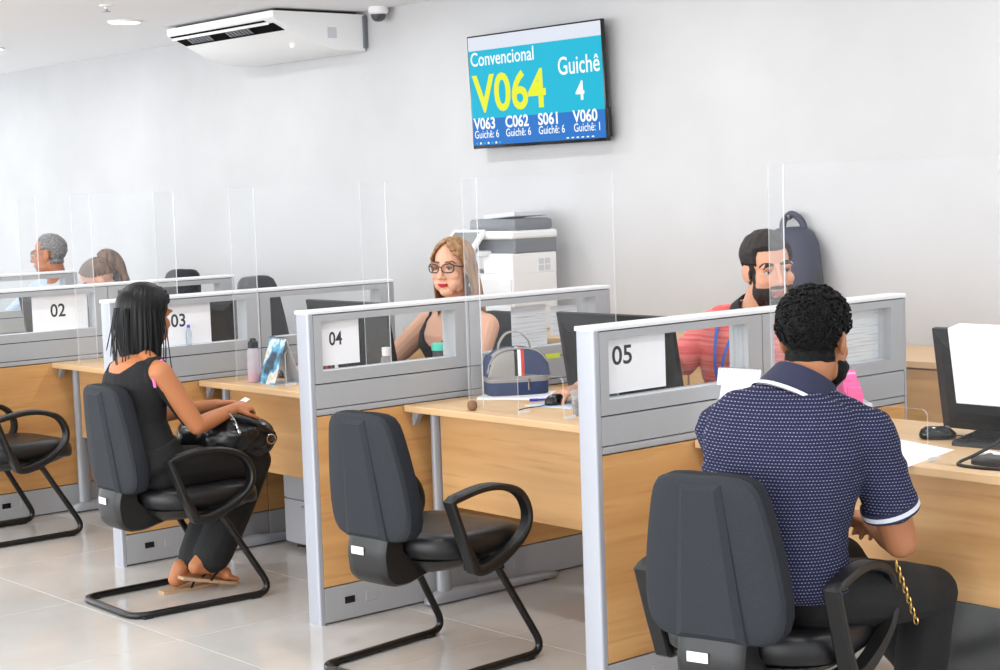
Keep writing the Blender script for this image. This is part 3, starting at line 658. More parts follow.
pip = [(x, -BD*.86, dome_z(x)+.001) for x in [-BW*.995+2*BW*.995*i/40 for i in range(41)]]
obj('piping', MB().tube(pip, .0045, 8), M_bgrey, t, 60)
hp = spline([(-.075, -.0, .178), (-.07, 0, .22), (-.035, 0, .262), (.02, 0, .262), (.06, 0, .225), (.068, 0, .185)], 6)
obj('handle', MB().loft([[(p.x, -.016, p.z), (p.x, .016, p.z), (p.x*.96, .016, p.z-.005), (p.x*.96, -.016, p.z-.005)] for p in hp]), M_bgrey, t, 60)
obj('zip_pull', MB().rbox(.035, .043, -BD*1.05, -BD*1.02, .02, .07, .002), M_chrome, t)
o = obj('document_pile', MB().box(-.15, .15, -.105, .105, 0, .007), M_paper); o.location = (-4.69, 4.11, DZ); o.rotation_euler = (0, 0, .62); tag(o, 'thin pile of white documents under the lunch bag', 'paper')
t = thing('ballpoint_pen', 'blue ballpoint pen lying beside the lunch bag', 'pen', (-4.505, 4.075, DZ+.012), .95)
M_pen = mat('pen_blue', (40, 60, 190), .3)
obj('barrel', MB().cyl((-.06, 0, 0), (.05, 0, 0), .004, n=8), M_pen, t, 50); obj('tip', MB().cyl((.05, 0, 0), (.066, 0, 0), .004, .001, n=8), M_chrome, t, 50); obj('cap', MB().cyl((-.075, 0, 0), (-.045, 0, 0), .0052, n=8), M_pen, t, 50)
t.location = (-4.505, 4.075, DZ+.0055)
o = obj('wooden_knob', MB().lathe([(.004, .0), (.012, .002), (.0165, .009), (.0175, .018), (.0165, .027), (.011, .034), (.003, .036)], 20), noise_mat('cork_brown', (120, 88, 62), (142, 106, 78), 120, .8), None, 60); o.location = (-4.548, 3.745, DZ); tag(o, 'round brown wooden knob at the corner of the acrylic screen', 'knob'); o.location = (-4.53, 3.733, DZ)
o = obj('mouse_pad', MB().rbox(-.10, .10, -.085, .085, 0, .003, .001, seg=1), mat('pale_blue_pad', (196, 210, 226), .8)); o.location = (-4.385, 4.02, DZ); o.rotation_euler = (0, 0, .2); tag(o, 'pale blue mouse pad under the clerk\'s hand', 'mouse pad')
def make_mouse(loc, rz, label):
    t = thing('computer_mouse', label, 'mouse', loc, rz, 'computer mice')
    rs = []
    for z, kx, ky, dy in ((0, .9, .93, 0), (.006, 1, 1, 0), (.015, .98, .98, .001), (.026, .85, .82, .004), (.033, .6, .55, .007), (.0355, .15, .12, .008)):
        rs.append(superellipse_ring(0, -dy, .031*kx, .053*ky, z, 28, 2.4))
    b = obj('body', MB().loft(rs), M_gloss, t, 60)
    obj('wheel', MB().cyl((-.004, .026, .027), (.004, .026, .027), .009, n=14), M_mid, t, 50)
    obj('cable', MB().tube(spline([(0, .05, .008), (.005, .09, .004), (.03, .14, .003), (.03, .2, .003)], 6), .002, 6), M_black, t, 60)
    return t
make_mouse((-4.40, 4.005, DZ+.003), PI+.3, 'black mouse on the pale blue pad, under a hand')
make_mouse((-6.045, 3.985, DZ), PI+.2, 'black mouse under the hand of the woman with glasses')
t = thing('coffee_cup', 'small clear cup of dark coffee beside the 05 partition', 'cup', (-4.125, 3.865, DZ))
obj('liquid', MB().lathe([(.024, .002), (.029, .05), (.003, .0505)], 20), mat('coffee', (52, 44, 40), .2), t, 50)
obj('cup_wall', MB().lathe([(.0255, 0), (.0275, .03), (.034, .088), (.0335, .088), (.027, .03), (.025, .001)], 24, cap=False), clear_mat('cup_plastic', (.93, .94, .93), .6, .12), t, 60)

# ------------------------------------------------------------------ calendar desk
t = thing('tent_calendar', 'colourful tent calendar standing on the desk edge beside the pink bottle', 'calendar', (-5.885, 3.835, DZ), math.radians(-8))
M_cal = noise_mat('calendar_print', (40, 62, 78), (226, 190, 120), 13, .35, detail=3, contrast=(.42, .66))
r_ = [n for n in M_cal.node_tree.nodes if n.type == 'VALTORGB'][0].color_ramp; e_ = r_.elements.new(.52); e_.color = rgb(96, 170, 205); e_ = r_.elements.new(.59); e_.color = rgb(226, 238, 244)
hh = .185; dd = .062; ww = .075
def slab(y0, y1, xx): return MB().add([(-xx, y0, 0), (xx, y0, 0), (xx, y1, hh), (-xx, y1, hh), (-xx, y0+.002, 0), (xx, y0+.002, 0), (xx, y1+.002, hh), (-xx, y1+.002, hh)], [(0, 1, 2, 3), (7, 6, 5, 4), (0, 4, 5, 1), (1, 5, 6, 2), (2, 6, 7, 3), (3, 7, 4, 0)])
obj('picture_leaf', slab(-dd, 0, ww), M_cal, t, label='printed picture page')
obj('back_leaf', slab(dd, .0, ww), M_offw, t)
obj('base_leaf', MB().box(-ww, ww, -dd, dd, 0, .0015), M_offw, t)
for i in range(12): obj('binding_ring', MB().tube([(-ww+.008+i*.0122, .006*math.cos(a), hh+.004*math.sin(a)+.0) for a in [2*PI*q/8 for q in range(8)]], .0009, 4, closed=True), M_dark, t)
t = thing('sports_bottle', 'pink plastic bottle with a black lid next to the tent calendar', 'bottle', (-6.005, 3.79, DZ))
obj('body', MB().lathe([(.024, 0), (.027, .006), (.027, .08), (.024, .095), (.027, .11), (.024, .135), (.016, .146)], 24), clear_mat('pink_plastic', (.93, .78, .84), .5, .35), t, 50)
obj('drink', MB().lathe([(.022, .003), (.0245, .01), (.0245, .035), (.002, .036)], 20), mat('pink_drink', (226, 110, 160), .3), t, 50)
obj('lid', MB().lathe([(.021, .142), (.021, .168), (.014, .172), (.012, .182), (.003, .183)], 20), M_black, t, 50)
t = thing('desk_organiser', 'black wire desk organiser behind the tent calendar', 'organiser', (-5.86, 4.06, DZ))
og = MB().box(-.08, .08, -.05, .05, 0, .003)
for z in (.03, .075): og.tube(fillet([(-.08, -.05, z), (.08, -.05, z), (.08, .05, z), (-.08, .05, z)], .008, 3, True), .0022, 6, closed=True)
obj('tray', og, M_black, t); obj('divider', MB().box(-.002, .002, -.05, .05, 0, .07), M_black, t)
M_yel = mat('yellow_plastic', (222, 206, 80), .4); M_org = mat('orange_label', (214, 130, 60), .5)
t = thing('glue_bottle', 'yellow plastic bottle standing in the wire organiser', 'bottle', (-5.91, 4.06, DZ+.004))
obj('body', MB().lathe([(.018, 0), (.019, .004), (.019, .10), (.008, .118)], 18), M_yel, t, 50); obj('label_band', MB().lathe([(.0195, .03), (.0195, .085)], 18, cap=False), M_org, t, 50); obj('nozzle', MB().lathe([(.008, .116), (.005, .14), (.002, .145)], 12), M_yel, t, 50)
for i, (c, dx, h_) in enumerate((((190, 50, 50), .02, .11), ((40, 40, 44), .04, .13), ((235, 235, 235), .06, .10))):
    o = obj('marker_pen', MB().lathe([(.008, 0), (.008, h_*.7), (.0095, h_*.7), (.0095, h_), (.003, h_+.004)], 12), mat('marker_%d' % i, c, .4), None, 40); o.location = (-5.86+dx, 4.04+.01*i, DZ+.004)
    tag(o, ('red', 'black', 'white')[i]+' marker pen standing in the wire organiser', 'pen', 'marker pens in the organiser')
t = thing('water_bottle', 'tiny clear bottle with a blue cap in front of the 03 sign', 'bottle', (-6.62, 4.02, DZ))
obj('body', MB().lathe([(.028, 0), (.03, .006), (.03, .13), (.026, .15), (.012, .185)], 20), clear_mat('pet_plastic', (.9, .94, .97), .6, .06), t, 50); obj('cap', MB().lathe([(.0155, .183), (.0155, .215), (.002, .216)], 18), mat('blue_cap', (62, 80, 214), .4), t, 50)
t.location = (PXS[3]-.0165, PY0+.357, .8855); t.scale = (.42, .42, .40)
t = thing('lidded_tumbler', 'dark tumbler with a teal lid in front of the woman with glasses', 'cup', (-5.375, 4.28, DZ))
obj('body', MB().lathe([(.032, 0), (.034, .005), (.038, .125), (.037, .126)], 24), mat('dark_tumbler', (48, 52, 56), .3), t, 50); obj('lid', MB().lathe([(.041, .122), (.041, .145), (.036, .150), (.003, .151)], 24), mat('teal_lid', (70, 190, 168), .4), t, 50)
t = thing('sanitiser_bottle', 'small bottle with a white cap seen through the 04 window', 'bottle', (-5.36, 3.99, DZ))
obj('body', MB().lathe([(.02, 0), (.022, .005), (.022, .11), (.014, .128)], 18), clear_mat('clear_bottle', (.86, .88, .9), .6, .2), t, 50); obj('cap', MB().lathe([(.0165, .126), (.0165, .158), (.003, .16)], 18), M_white, t, 50)

# ------------------------------------------------------------------ right-hand desk
t = thing('keyboard', 'black keyboard on the right-hand desk', 'keyboard', (-2.79, 4.03, DZ), math.radians(4))
obj('case', MB().prism([(0, 0), (.15, 0), (.15, .026), (.14, .028), (.006, .014), (0, .01)], 0, .44, 0), M_black, t)
key = mesh_of('key', MB().rbox(-.008, .008, -.008, .008, 0, .007, .0015, seg=1), M_gloss)
for i in range(22):
    for j in range(6):
        if j == 0 and 5 < i < 12: continue
        k_ = link('key', key, t, (.018+i*.0193, .022+j*.0205, .0145+j*.0021))
make_mouse((-2.895, 4.115, DZ+.002), -.9, 'black mouse next to the keyboard on the right-hand desk')
t = thing('document_sheet', 'large white document sheet lying over the front edge of the right-hand desk', 'paper', (-2.84, 3.87, DZ))
obj('sheet', MB().add([(-.20, -.20, .001), (.168, -.205, .001), (.10, .10, .001), (-.17, .18, .001), (-.20, -.20, .0), (.168, -.205, .0), (.10, .10, .0), (-.17, .18, .0)], [(0, 1, 2, 3), (7, 6, 5, 4), (0, 4, 5, 1), (1, 5, 6, 2), (2, 6, 7, 3), (3, 7, 4, 0)]), M_paper, t)
t = thing('gooseneck_stand', 'black gooseneck stand with a looped cable in front of the keyboard', 'stand', (-2.52, 3.835, DZ))
obj('base', MB().loft([superellipse_ring(0, 0, .065, .045, 0, 28, 2.6), superellipse_ring(0, 0, .065, .045, .012, 28, 2.6), superellipse_ring(0, 0, .05, .032, .02, 28, 2.6)]), M_black, t, 40)
obj('stem', MB().tube(spline([(.05, .01, .015), (.06, .0, .08), (.07, -.01, .15), (.09, -.02, .24), (.14, -.02, .30)], 6), .006, 8), M_black, t, 60)
obj('cable', MB().tube(spline([(.045, .02, .13), (.02, .0, .07), (-.03, -.04, .03), (-.075, -.05, .006), (-.05, -.085, .004), (.02, -.09, .004), (.09, -.07, .004)], 8), .0045, 8), M_black, t, 60)
o = obj('crumpled_tissue', MB().add(*(lambda vs: (vs, [(i, i+1, i+6, i+5) for r in range(4) for i in range(r*5, r*5+4)]))([((i-2)*.028, (j-2)*.022, .012+.010*math.sin(i*2.1+j*1.3)) for j in range(5) for i in range(5)])), M_paper, None, 60); o.location = (-2.54, 3.93, DZ); tag(o, 'crumpled white tissue beside the gooseneck stand', 'tissue')
t = thing('desk_calendar', 'white spiral desk calendar behind the shoulder of the man in navy', 'calendar', (-3.40, 3.84, DZ), math.radians(8))
hh = .20; dd = .05; ww = .075
obj('front_leaf', slab(-dd, 0, ww), M_paper, t); obj('back_leaf', slab(dd, 0, ww), M_offw, t)
for i in range(12): obj('binding_ring', MB().tube([(-ww+.01+i*.012, .006*math.cos(a), hh+.004*math.sin(a)) for a in [2*PI*q/8 for q in range(8)]], .001, 4, closed=True), M_legm, t)
M_pink = mat('pink_plastic_solid', (238, 96, 158), .35)
t = thing('tape_dispenser', 'bright pink tape dispenser beside the partition, right of the curly-haired man', 'dispenser', (-3.365, 4.32, DZ+.055), math.radians(-40)); t.scale = (1.2, 1.15, 1.0)
bx_ = thing('paper_box', 'small white box under the pink tape dispenser', 'box', (-3.365, 4.32, DZ), math.radians(-40))
obj('tray', MB().rbox(-.08, .08, -.05, .05, 0, .045, .003), M_paper, bx_); obj('lid', MB().rbox(-.082, .082, -.052, .052, .038, .055, .003), M_offw, bx_)
obj('base', MB().prism([(-.06, 0), (.06, 0), (.06, .03), (.03, .035), (.015, .06), (-.04, .075), (-.06, .05)], -.022, .022, 1), M_pink, t); obj('tape_roll', MB().cyl((-.02, -.016, .062), (-.02, .016, .062), .034, n=24), M_pink, t, 40); obj('cutter', MB().rbox(.045, .06, -.02, .02, .028, .05, .002), M_pink, t)

t = thing('added_dark_tower', 'black tower-shaped box added to fill the dark under the right-hand desk', 'computer', (-2.74, 3.90, 0), math.radians(6))  # black box added to stand in for the deep shadow under this desk
obj('case', MB().rbox(0, .19, .01, .42, .012, .41, .005), M_black, t); obj('front_panel', MB().rbox(.002, .188, 0, .014, .014, .408, .004), M_gloss, t); obj('drive_bay', MB().rbox(.02, .17, -.003, .004, .33, .37, .001, seg=1), M_black, t)
for a_ in (.03, .16):
    for b_ in (.05, .38): obj('foot', MB().cyl((a_, b_, 0), (a_, b_, .014), .014), M_black, t)

# ================================================================== people
def skin_mat(name, col):
    m = mat(name, col, .5, spec=.35, bump=(180, .06, .0006)); n = m.node_tree.nodes; L = m.node_tree.links; b = n['Principled BSDF']
    at = n.new('ShaderNodeAttribute'); at.attribute_name = 'tone'
    L.new(at.outputs['Color'], b.inputs['Base Color'])
    b.inputs['Subsurface Weight'].default_value = 0.0
    return m
def remesh_np(mb, voxel, smooth=3, fac=.5):
    me = bpy.data.meshes.new('tmp'); me.from_pydata(mb.v, [], mb.f)
    bm = bmesh.new(); bm.from_mesh(me); bmesh.ops.recalc_face_normals(bm, faces=bm.faces); bm.to_mesh(me); bm.free()
    o = bpy.data.objects.new('tmp', me); C.objects.link(o)
    r = o.modifiers.new('r', 'REMESH'); r.mode = 'VOXEL'; r.voxel_size = voxel; r.adaptivity = 0
    if smooth: s = o.modifiers.new('s', 'SMOOTH'); s.iterations = smooth; s.factor = fac
    dg = bpy.context.evaluated_depsgraph_get(); ev = o.evaluated_get(dg).to_mesh()
    V = np.empty(len(ev.vertices)*3, np.float32); ev.vertices.foreach_get('co', V); V = V.reshape(-1, 3)
    F = np.array([p.vertices[:] for p in ev.polygons if len(p.vertices) == 4], np.int32)
    bpy.data.objects.remove(o); bpy.data.meshes.remove(me)
    return V, F
def vnormals(V, F):
    a = V[F[:, 2]]-V[F[:, 0]]; b = V[F[:, 3]]-V[F[:, 1]]; fn = np.cross(a, b); N = np.zeros_like(V)
    for k in range(4): np.add.at(N, F[:, k], fn)
    return N/(np.linalg.norm(N, axis=1, keepdims=True)+1e-9)
def np_obj(name, V, F, m, parent, tone=None, label=None):
    me = bpy.data.meshes.new(name); me.vertices.add(len(V)); me.vertices.foreach_set('co', np.ascontiguousarray(V, np.float32).ravel())
    me.loops.add(F.size); me.polygons.add(len(F)); me.polygons.foreach_set('loop_start', np.arange(0, F.size, F.shape[1], dtype=np.int32))
    me.loops.foreach_set('vertex_index', np.ascontiguousarray(F, np.int32).ravel()); me.update(calc_edges=True); me.validate()
    me.polygons.foreach_set('use_smooth', [True]*len(me.polygons)); me.materials.append(m)
    if tone is not None:
        at = me.color_attributes.new('tone', 'FLOAT_COLOR', 'POINT'); at.data.foreach_set('color', np.ascontiguousarray(tone, np.float32).ravel())
    return link(name, me, parent, None, label)
def nz(V, f, amp, seed=0.0):
    return np.array([mnoise.noise(Vector((float(p[0])*f+seed, float(p[1])*f, float(p[2])*f))) for p in V])*amp
def shell(V, N, F, mask, th, ramp=2, bump=None, smooth_edge=4):
    """lift a region of a surface off it: hair, beard, a close-fitting garment"""
    keep = mask[F].all(1); Fk = F[keep]; ids = np.unique(Fk); remap = -np.ones(len(V), np.int64); remap[ids] = np.arange(len(ids)); Fk = remap[Fk]
    v = V[ids].copy(); n = N[ids]
    e = np.sort(np.concatenate([Fk[:, [0, 1]], Fk[:, [1, 2]], Fk[:, [2, 3]], Fk[:, [3, 0]]]), axis=1)
    u, cnt = np.unique(e, axis=0, return_counts=True); bd = u[cnt == 1]
    lev = np.full(len(v), 99); lev[bd.ravel()] = 0
    for it in range(ramp):
        for k in range(4):
            for j in range(4):
                s = lev[Fk[:, k]] == it; t = Fk[s, j]; t = t[lev[t] > it+1]; lev[t] = it+1
    for _ in range(smooth_edge):
        acc = np.zeros_like(v); c = np.zeros(len(v))
        for a, b in ((0, 1), (1, 0)): np.add.at(acc, bd[:, a], v[bd[:, b]]); np.add.at(c, bd[:, a], 1)
        k = c > 0; v[k] = .5*v[k]+.5*acc[k]/c[k][:, None]
    w = np.clip(lev/ramp, .08, 1)
    d = (th if not callable(th) else th(v))*w
    if bump: d = d+nz(v, bump[0], bump[1])*w
    return v+n*d[:, None], Fk
def loc_of(Mh, V):
    Mi = np.array(Mh.inverted()); return V@Mi[:3, :3].T+Mi[:3, 3]
def limb(mb, pts, rads, n=14):
    pts = [Vector(p) for p in pts]
    for i in range(len(pts)-1): mb.cyl(pts[i], pts[i+1], rads[i], rads[i+1], n)
    for p, r in zip(pts, rads): mb.ell(p, (r, r, r), None, n, 8)
def head_shapes(mb, Mh, fem, s=1.0):
    M = Mh @ Matrix.Scale(s, 4)
    E = lambda c, r, R=None: mb.ell(c, r, R, 24, 16, 0, M)
    E((0, .014, .036), (.073, .094, .083)); E((0, -.022, -.025), (.061, .068, .082))
    E((0, -.055, -.093), (.032 if fem else .038, .030, .024 if fem else .028))
    for q in (-1, 1):
        E((q*.036, -.018, -.070), (.022 if fem else .028, .042, .032), Matrix.Rotation(q*.25, 3, 'Z'))
        E((q*.040, -.062, -.026), (.024, .020, .024))
        E((q*.030, -.078, .024), (.026, .014, .009 if fem else .012), Matrix.Rotation(q*-.35, 3, 'Z'))
        E((q*.043, -.042, -.052), (.020, .034, .034)); E((q*.030, -.060, -.062), (.024, .022, .030))
        E((q*.0115, -.094, -.034), (.0095, .011, .008))
        E((q*.0735, .010, -.006), (.009, .021, .031), Matrix.Rotation(q*-.35, 3, 'Z') @ Matrix.Rotation(-.2, 3, 'X'))
        E((q*.031, -.0695, .0125), (.0175, .0150, .0115))    # eyelid mound, the eyeball sits in it
    T = lambda p: M @ Vector(p)
    limb(mb, [T((0, -.082, .020)), T((0, -.096, -.008)), T((0, -.108, -.030))], [.0085*s, .009*s, .0115*s], 12)
    E((0, -.084, -.057), (.026, .014, .010)); E((0, -.0885, -.0605), (.021, .0075, .0045)); E((0, -.0868, -.0695), (.018, .0075, .0050))
def eyes(parent, Mh, base, s=1.0, iris=(60, 42, 30), look=0.0):
    mats = [mat('eye_white', (186, 180, 176), .2), mat('iris', iris, .15)]
    for q in (-1, 1):
        mb = MB(); R = .0128
        Mx = Matrix.Translation(-Vector(base)) @ Mh @ Matrix.Scale(s, 4) @ Matrix.Translation((q*.0315, -.0712, .0070)) @ Matrix.Rotation(look, 4, 'Z') @ Matrix.Rotation(PI/2, 4, 'X')
        ang = [0.02, .22, .42, .6, .9, 1.3, 1.8]
        rings = [[(R*math.sin(a)*math.cos(2*PI*i/16), R*math.sin(a)*math.sin(2*PI*i/16), R*math.cos(a)) for i in range(16)] for a in ang]
        mb.loft(rings[:4], False, 1, Mx); mb.loft(rings[3:], False, 0, Mx)
        o = link('eye', mesh_of('eye', mb, mats, 60), parent)
def lashes(parent, Mh, base, s, m, r=.0011):
    for q in (-1, 1):
        T = lambda p: Matrix.Translation(-Vector(base)) @ Mh @ Matrix.Scale(s, 4) @ Vector(p)
        obj('eyelash', MB().tube(spline([T((q*.019, -.0810, .0070)), T((q*.026, -.0850, .0118)), T((q*.034, -.0850, .0122)), T((q*.044, -.0780, .0080))], 4), r, 5), m, parent, 60)
def hand(mb, wrist, d, nrm, side, curl=(.35, .5, .4), spread=.12, s=1.0):
    w = Vector(wrist); d = Vector(d).normalized(); nrm = Vector(nrm); nrm = (nrm-d*nrm.dot(d)).normalized(); lat = d.cross(nrm)*side  # lat towards the thumb
    rg = []
    for t, hw, ht in ((-.01, .024, .019), (.02, .030, .019), (.05, .038, .017), (.078, .039, .014), (.088, .034, .010)):
        c = w+d*t*s; rg.append([c+(lat*hw*math.cos(a)+nrm*ht*math.sin(a))*s for a in [2*PI*i/16 for i in range(16)]])
    mb.loft(rg)
    for k, (o, L, r) in enumerate(((.029, .070, .0088), (.0098, .078, .009), (-.0098, .072, .0086), (-.029, .057, .0076))):
        a = spread*(1.5-k)/1.5; dd = (d*math.cos(a)+lat*math.sin(a)).normalized(); p = w+(d*.080+lat*o)*s; pts = [p]; nn = nrm
        for j, f in enumerate((.45, .30, .25)):
            c = curl[j]; dd, nn = dd*math.cos(c)-nn*math.sin(c), nn*math.cos(c)+dd*math.sin(c); p = p+dd*L*f*s; pts.append(p)
        limb(mb, pts, [r*s, r*.97*s, r*.9*s, r*.78*s], 10)
    p = w+(d*.022+lat*.022)*s; t1 = (d*.65+lat*.75-nrm*.25).normalized(); t2 = (d*.9+lat*.25-nrm*.35).normalized()
    limb(mb, [p, p+t1*.036*s, p+t1*.036*s+t2*.034*s, p+t1*.036*s+t2*.060*s], [.013*s, .0115*s, .010*s, .008*s], 10)
def torso_rings(J, infl=0.0, rows=None, n=28, e=2.3):
    """rows: (t along pelvis-waist-chest-neck, half width, half depth, forward shift)"""
    sp = spline([J['pelvis'], J['waist'], J['chest'], J['neck']], 10)
    L = len(sp)-1; hl = (Vector(J['hip_r'])-Vector(J['hip_l'])).normalized(); sl = (Vector(J['sh_r'])-Vector(J['sh_l'])).normalized()
    out = []
    for t, hw, hd, fs in rows:
        k = max(0, min(L, t*L)); i = int(min(L-1, max(0, math.floor(k)))); c = sp[i].lerp(sp[i+1], t*L-i) if 0 <= t <= 1 else (sp[0]+(sp[0]-sp[1])*(-t*L) if t < 0 else sp[-1]+(sp[-1]-sp[-2])*((t-1)*L))
        tan = (sp[i+1]-sp[i]).normalized(); lt = hl.lerp(sl, max(0, min(1, t))); lt = (lt-tan*lt.dot(tan)).normalized(); fw = tan.cross(lt)   # right x ... forward
        c = c+fw*fs; r = []
        for q in range(n):
            a = 2*PI*q/n; cc, ss = math.cos(a), math.sin(a)
            r.append(c+lt*(hw+infl)*math.copysign(abs(cc)**(2/e), cc)+fw*(hd+infl)*math.copysign(abs(ss)**(2/e), ss))
        out.append(r)
    return out
ROWS_M = [(-.08, .11, .08, 0), (-.05, .15, .11, 0), (.05, .168, .125, .0), (.2, .158, .118, .005), (.38, .150, .112, .01), (.55, .160, .115, .008), (.7, .172, .118, .005), (.82, .170, .108, .0), (.90, .145, .085, -.004), (.96, .095, .065, 0), (1.0, .06, .055, 0)]
ROWS_F = [(-.08, .11, .08, 0), (-.05, .16, .11, 0), (.05, .172, .12, .0), (.2, .150, .11, .004), (.38, .126, .095, .008), (.52, .130, .10, .010), (.66, .145, .115, .018), (.76, .145, .105, .012), (.86, .132, .08, .0), (.93, .095, .06, 0), (1.0, .05, .048, 0)]
def arm_chain(J, s, k=1.0): return [J['sh_'+s], Vector(J['sh_'+s]).lerp(Vector(J['el_'+s]), .5), J['el_'+s], Vector(J['el_'+s]).lerp(Vector(J['wr_'+s]), .35), J['wr_'+s]], [.054*k, .047*k, .039*k, .038*k, .0265*k]
def leg_chain(J, s, k=1.0): return [J['hip_'+s], Vector(J['hip_'+s]).lerp(Vector(J['kn_'+s]), .5), J['kn_'+s], Vector(J['kn_'+s]).lerp(Vector(J['an_'+s]), .35), J['an_'+s]], [.088*k, .076*k, .056*k, .055*k, .036*k]
def build_body(J, Mh, fem, voxel=.004, armk=1.0, rows=None, hs=1.0, hands=None, legk=.93, smooth=3):
    mb = MB(); rows = rows or (ROWS_F if fem else ROWS_M)
    head_shapes(mb, Mh, fem, hs); nk = Vector(J['neck'])
    nr = .048 if fem else .060
    limb(mb, [Mh @ Vector((0, .022, -.055*hs)), nk.lerp(Mh @ Vector((0, .022, -.055)), .5), nk-(Vector(J['neck'])-Vector(J['chest'])).normalized()*.03], [nr, nr, nr*1.12], 18)
    mb.loft(torso_rings(J, 0, rows))
    for s, sd in (('r', 1), ('l', -1)):
        p, r = arm_chain(J, s, armk); limb(mb, p, r)
        limb(mb, [nk+(Vector(J['neck'])-Vector(J['chest'])).normalized()*.012, Vector(J['sh_'+s]).lerp(nk, .12)], [.042*armk, .046*armk])
        limb(mb, [Vector(J['sh_'+s]), Vector(J['sh_'+s]).lerp(Vector(J['chest']), .45)], [.05*armk, .075])
        p, r = leg_chain(J, s, legk); limb(mb, p, r)
        if hands and s in hands: hand(mb, J['wr_'+s], *hands[s])
    return remesh_np(mb, voxel, smooth)
def garment_top(J, infl, rows, sleeve, voxel=.006, armk=1.0, wr=(9, .004), t_hem=-.06, neck_cut=True, smooth=4, seed=0):
    rows2 = [r for r in rows if r[0] >= t_hem-.001 and r[0] < .97]; mb = MB(); mb.loft(torso_rings(J, infl, rows2)); nk = Vector(J['neck'])
    up = (nk-Vector(J['chest'])).normalized()
    for s in 'rl':
        p, r = arm_chain(J, s, armk); sh = Vector(p[0]); el = Vector(p[2])
        if sleeve <= 1: limb(mb, [sh, sh.lerp(el, sleeve*.5), sh.lerp(el, sleeve-.06)], [r[0]+infl, r[1]+infl*1.3, r[1]+infl*1.2-.004]); mb.cyl(sh.lerp(el, sleeve-.12), sh.lerp(el, sleeve), r[1]+infl*1.25, r[1]+infl*1.25, 18)
        else: limb(mb, [sh, p[1], el, Vector(p[3]), Vector(p[3]).lerp(Vector(p[4]), .9)], [x+infl for x in r])
        limb(mb, [nk-up*.005, sh.lerp(nk, .12)], [.040*armk+infl*.8, .046*armk+infl])
        limb(mb, [sh, sh.lerp(Vector(J['chest']), .45)], [.05*armk+infl, .075+infl])
    V, F = remesh_np(mb, voxel, smooth); N = vnormals(V, F)
    V = V+N*(nz(V, wr[0], wr[1], seed)+nz(V*np.array([1, 1, 2.2]), wr[0]*2.2, wr[1]*.6, seed+5))[:, None]
    return V, F
def trousers(J, infl, rows, voxel=.007, legk=.93, hem=.93, flare=0.0, wr=(8, .004), seed=0):
    mb = MB(); mb.loft(torso_rings(J, infl, [r for r in rows if r[0] < .25]))
    for s in 'rl':
        p, r = leg_chain(J, s, legk); an = Vector(p[3]).lerp(Vector(p[4]), hem)
        limb(mb, [p[0], p[1], p[2], p[3], an], [r[0]+infl, r[1]+infl, r[2]+infl, r[3]+infl+flare*.5, r[4]+infl+.008+flare])
    V, F = remesh_np(mb, voxel, 4); N = vnormals(V, F); V = V+N*(nz(V, wr[0], wr[1], seed))[:, None]
    return V, F
def shoe(parent, base, ankle, d, m, sole, L=.27, stripe=None, name='shoe'):
    """low lace-up shoe: sole, upper, toe pointing along d"""
    d = Vector(d); d.z = 0; d.normalize(); lt = d.cross(Vector((0, 0, 1))); a = Vector(ankle)-Vector(base); heel = a-d*.07; z0 = 0.0-base[2]
    prof = [(0, .028, .060), (.02, .036, .085), (.07, .038, .098), (.11, .040, .085), (.16, .045, .062), (.21, .046, .048), (.25, .038, .036), (.27, .018, .025)]
    up = MB(); rg = []
    for t, hw, h in prof:
        c = Vector((heel.x, heel.y, z0))+d*t*L/.27
        rg.append([c+lt*hw*math.cos(q)+Vector((0, 0, .018+max(0, math.sin(q))*(h-.018))) for q in [PI*i/10 for i in range(11)]])
    up.loft(rg, True, 0, None); o = obj(name, up, m, parent, 60)
    so = MB(); rr = [[Vector((heel.x, heel.y, z0+z))+d*(t*L/.27)+lt*x*(1 if z < .02 else .97) for t, x in [(p[0], p[1]+.004) for p in prof]+[(p[0], -p[1]-.004) for p in prof[::-1]]] for z in (.0, .022)]
    so.loft(rr); obj('sole', so, sole, o, 40)
    if stripe:
        for sd in (-1, 1):
            pts = []
            for t, hw, h, fz in ((.04, .037, .088, .62), (.08, .039, .094, .45), (.12, .041, .083, .50), (.16, .045, .066, .45), (.20, .046, .052, .30)):
                q = math.asin(fz); pts.append(Vector((heel.x, heel.y, z0))+d*t*L/.27+lt*sd*(hw*math.cos(q)+.002)+Vector((0, 0, .018+fz*(h-.018))))
            obj('side_stripe', MB().tube(spline(pts, 5), .004, 6), stripe, o, 60)
    return o
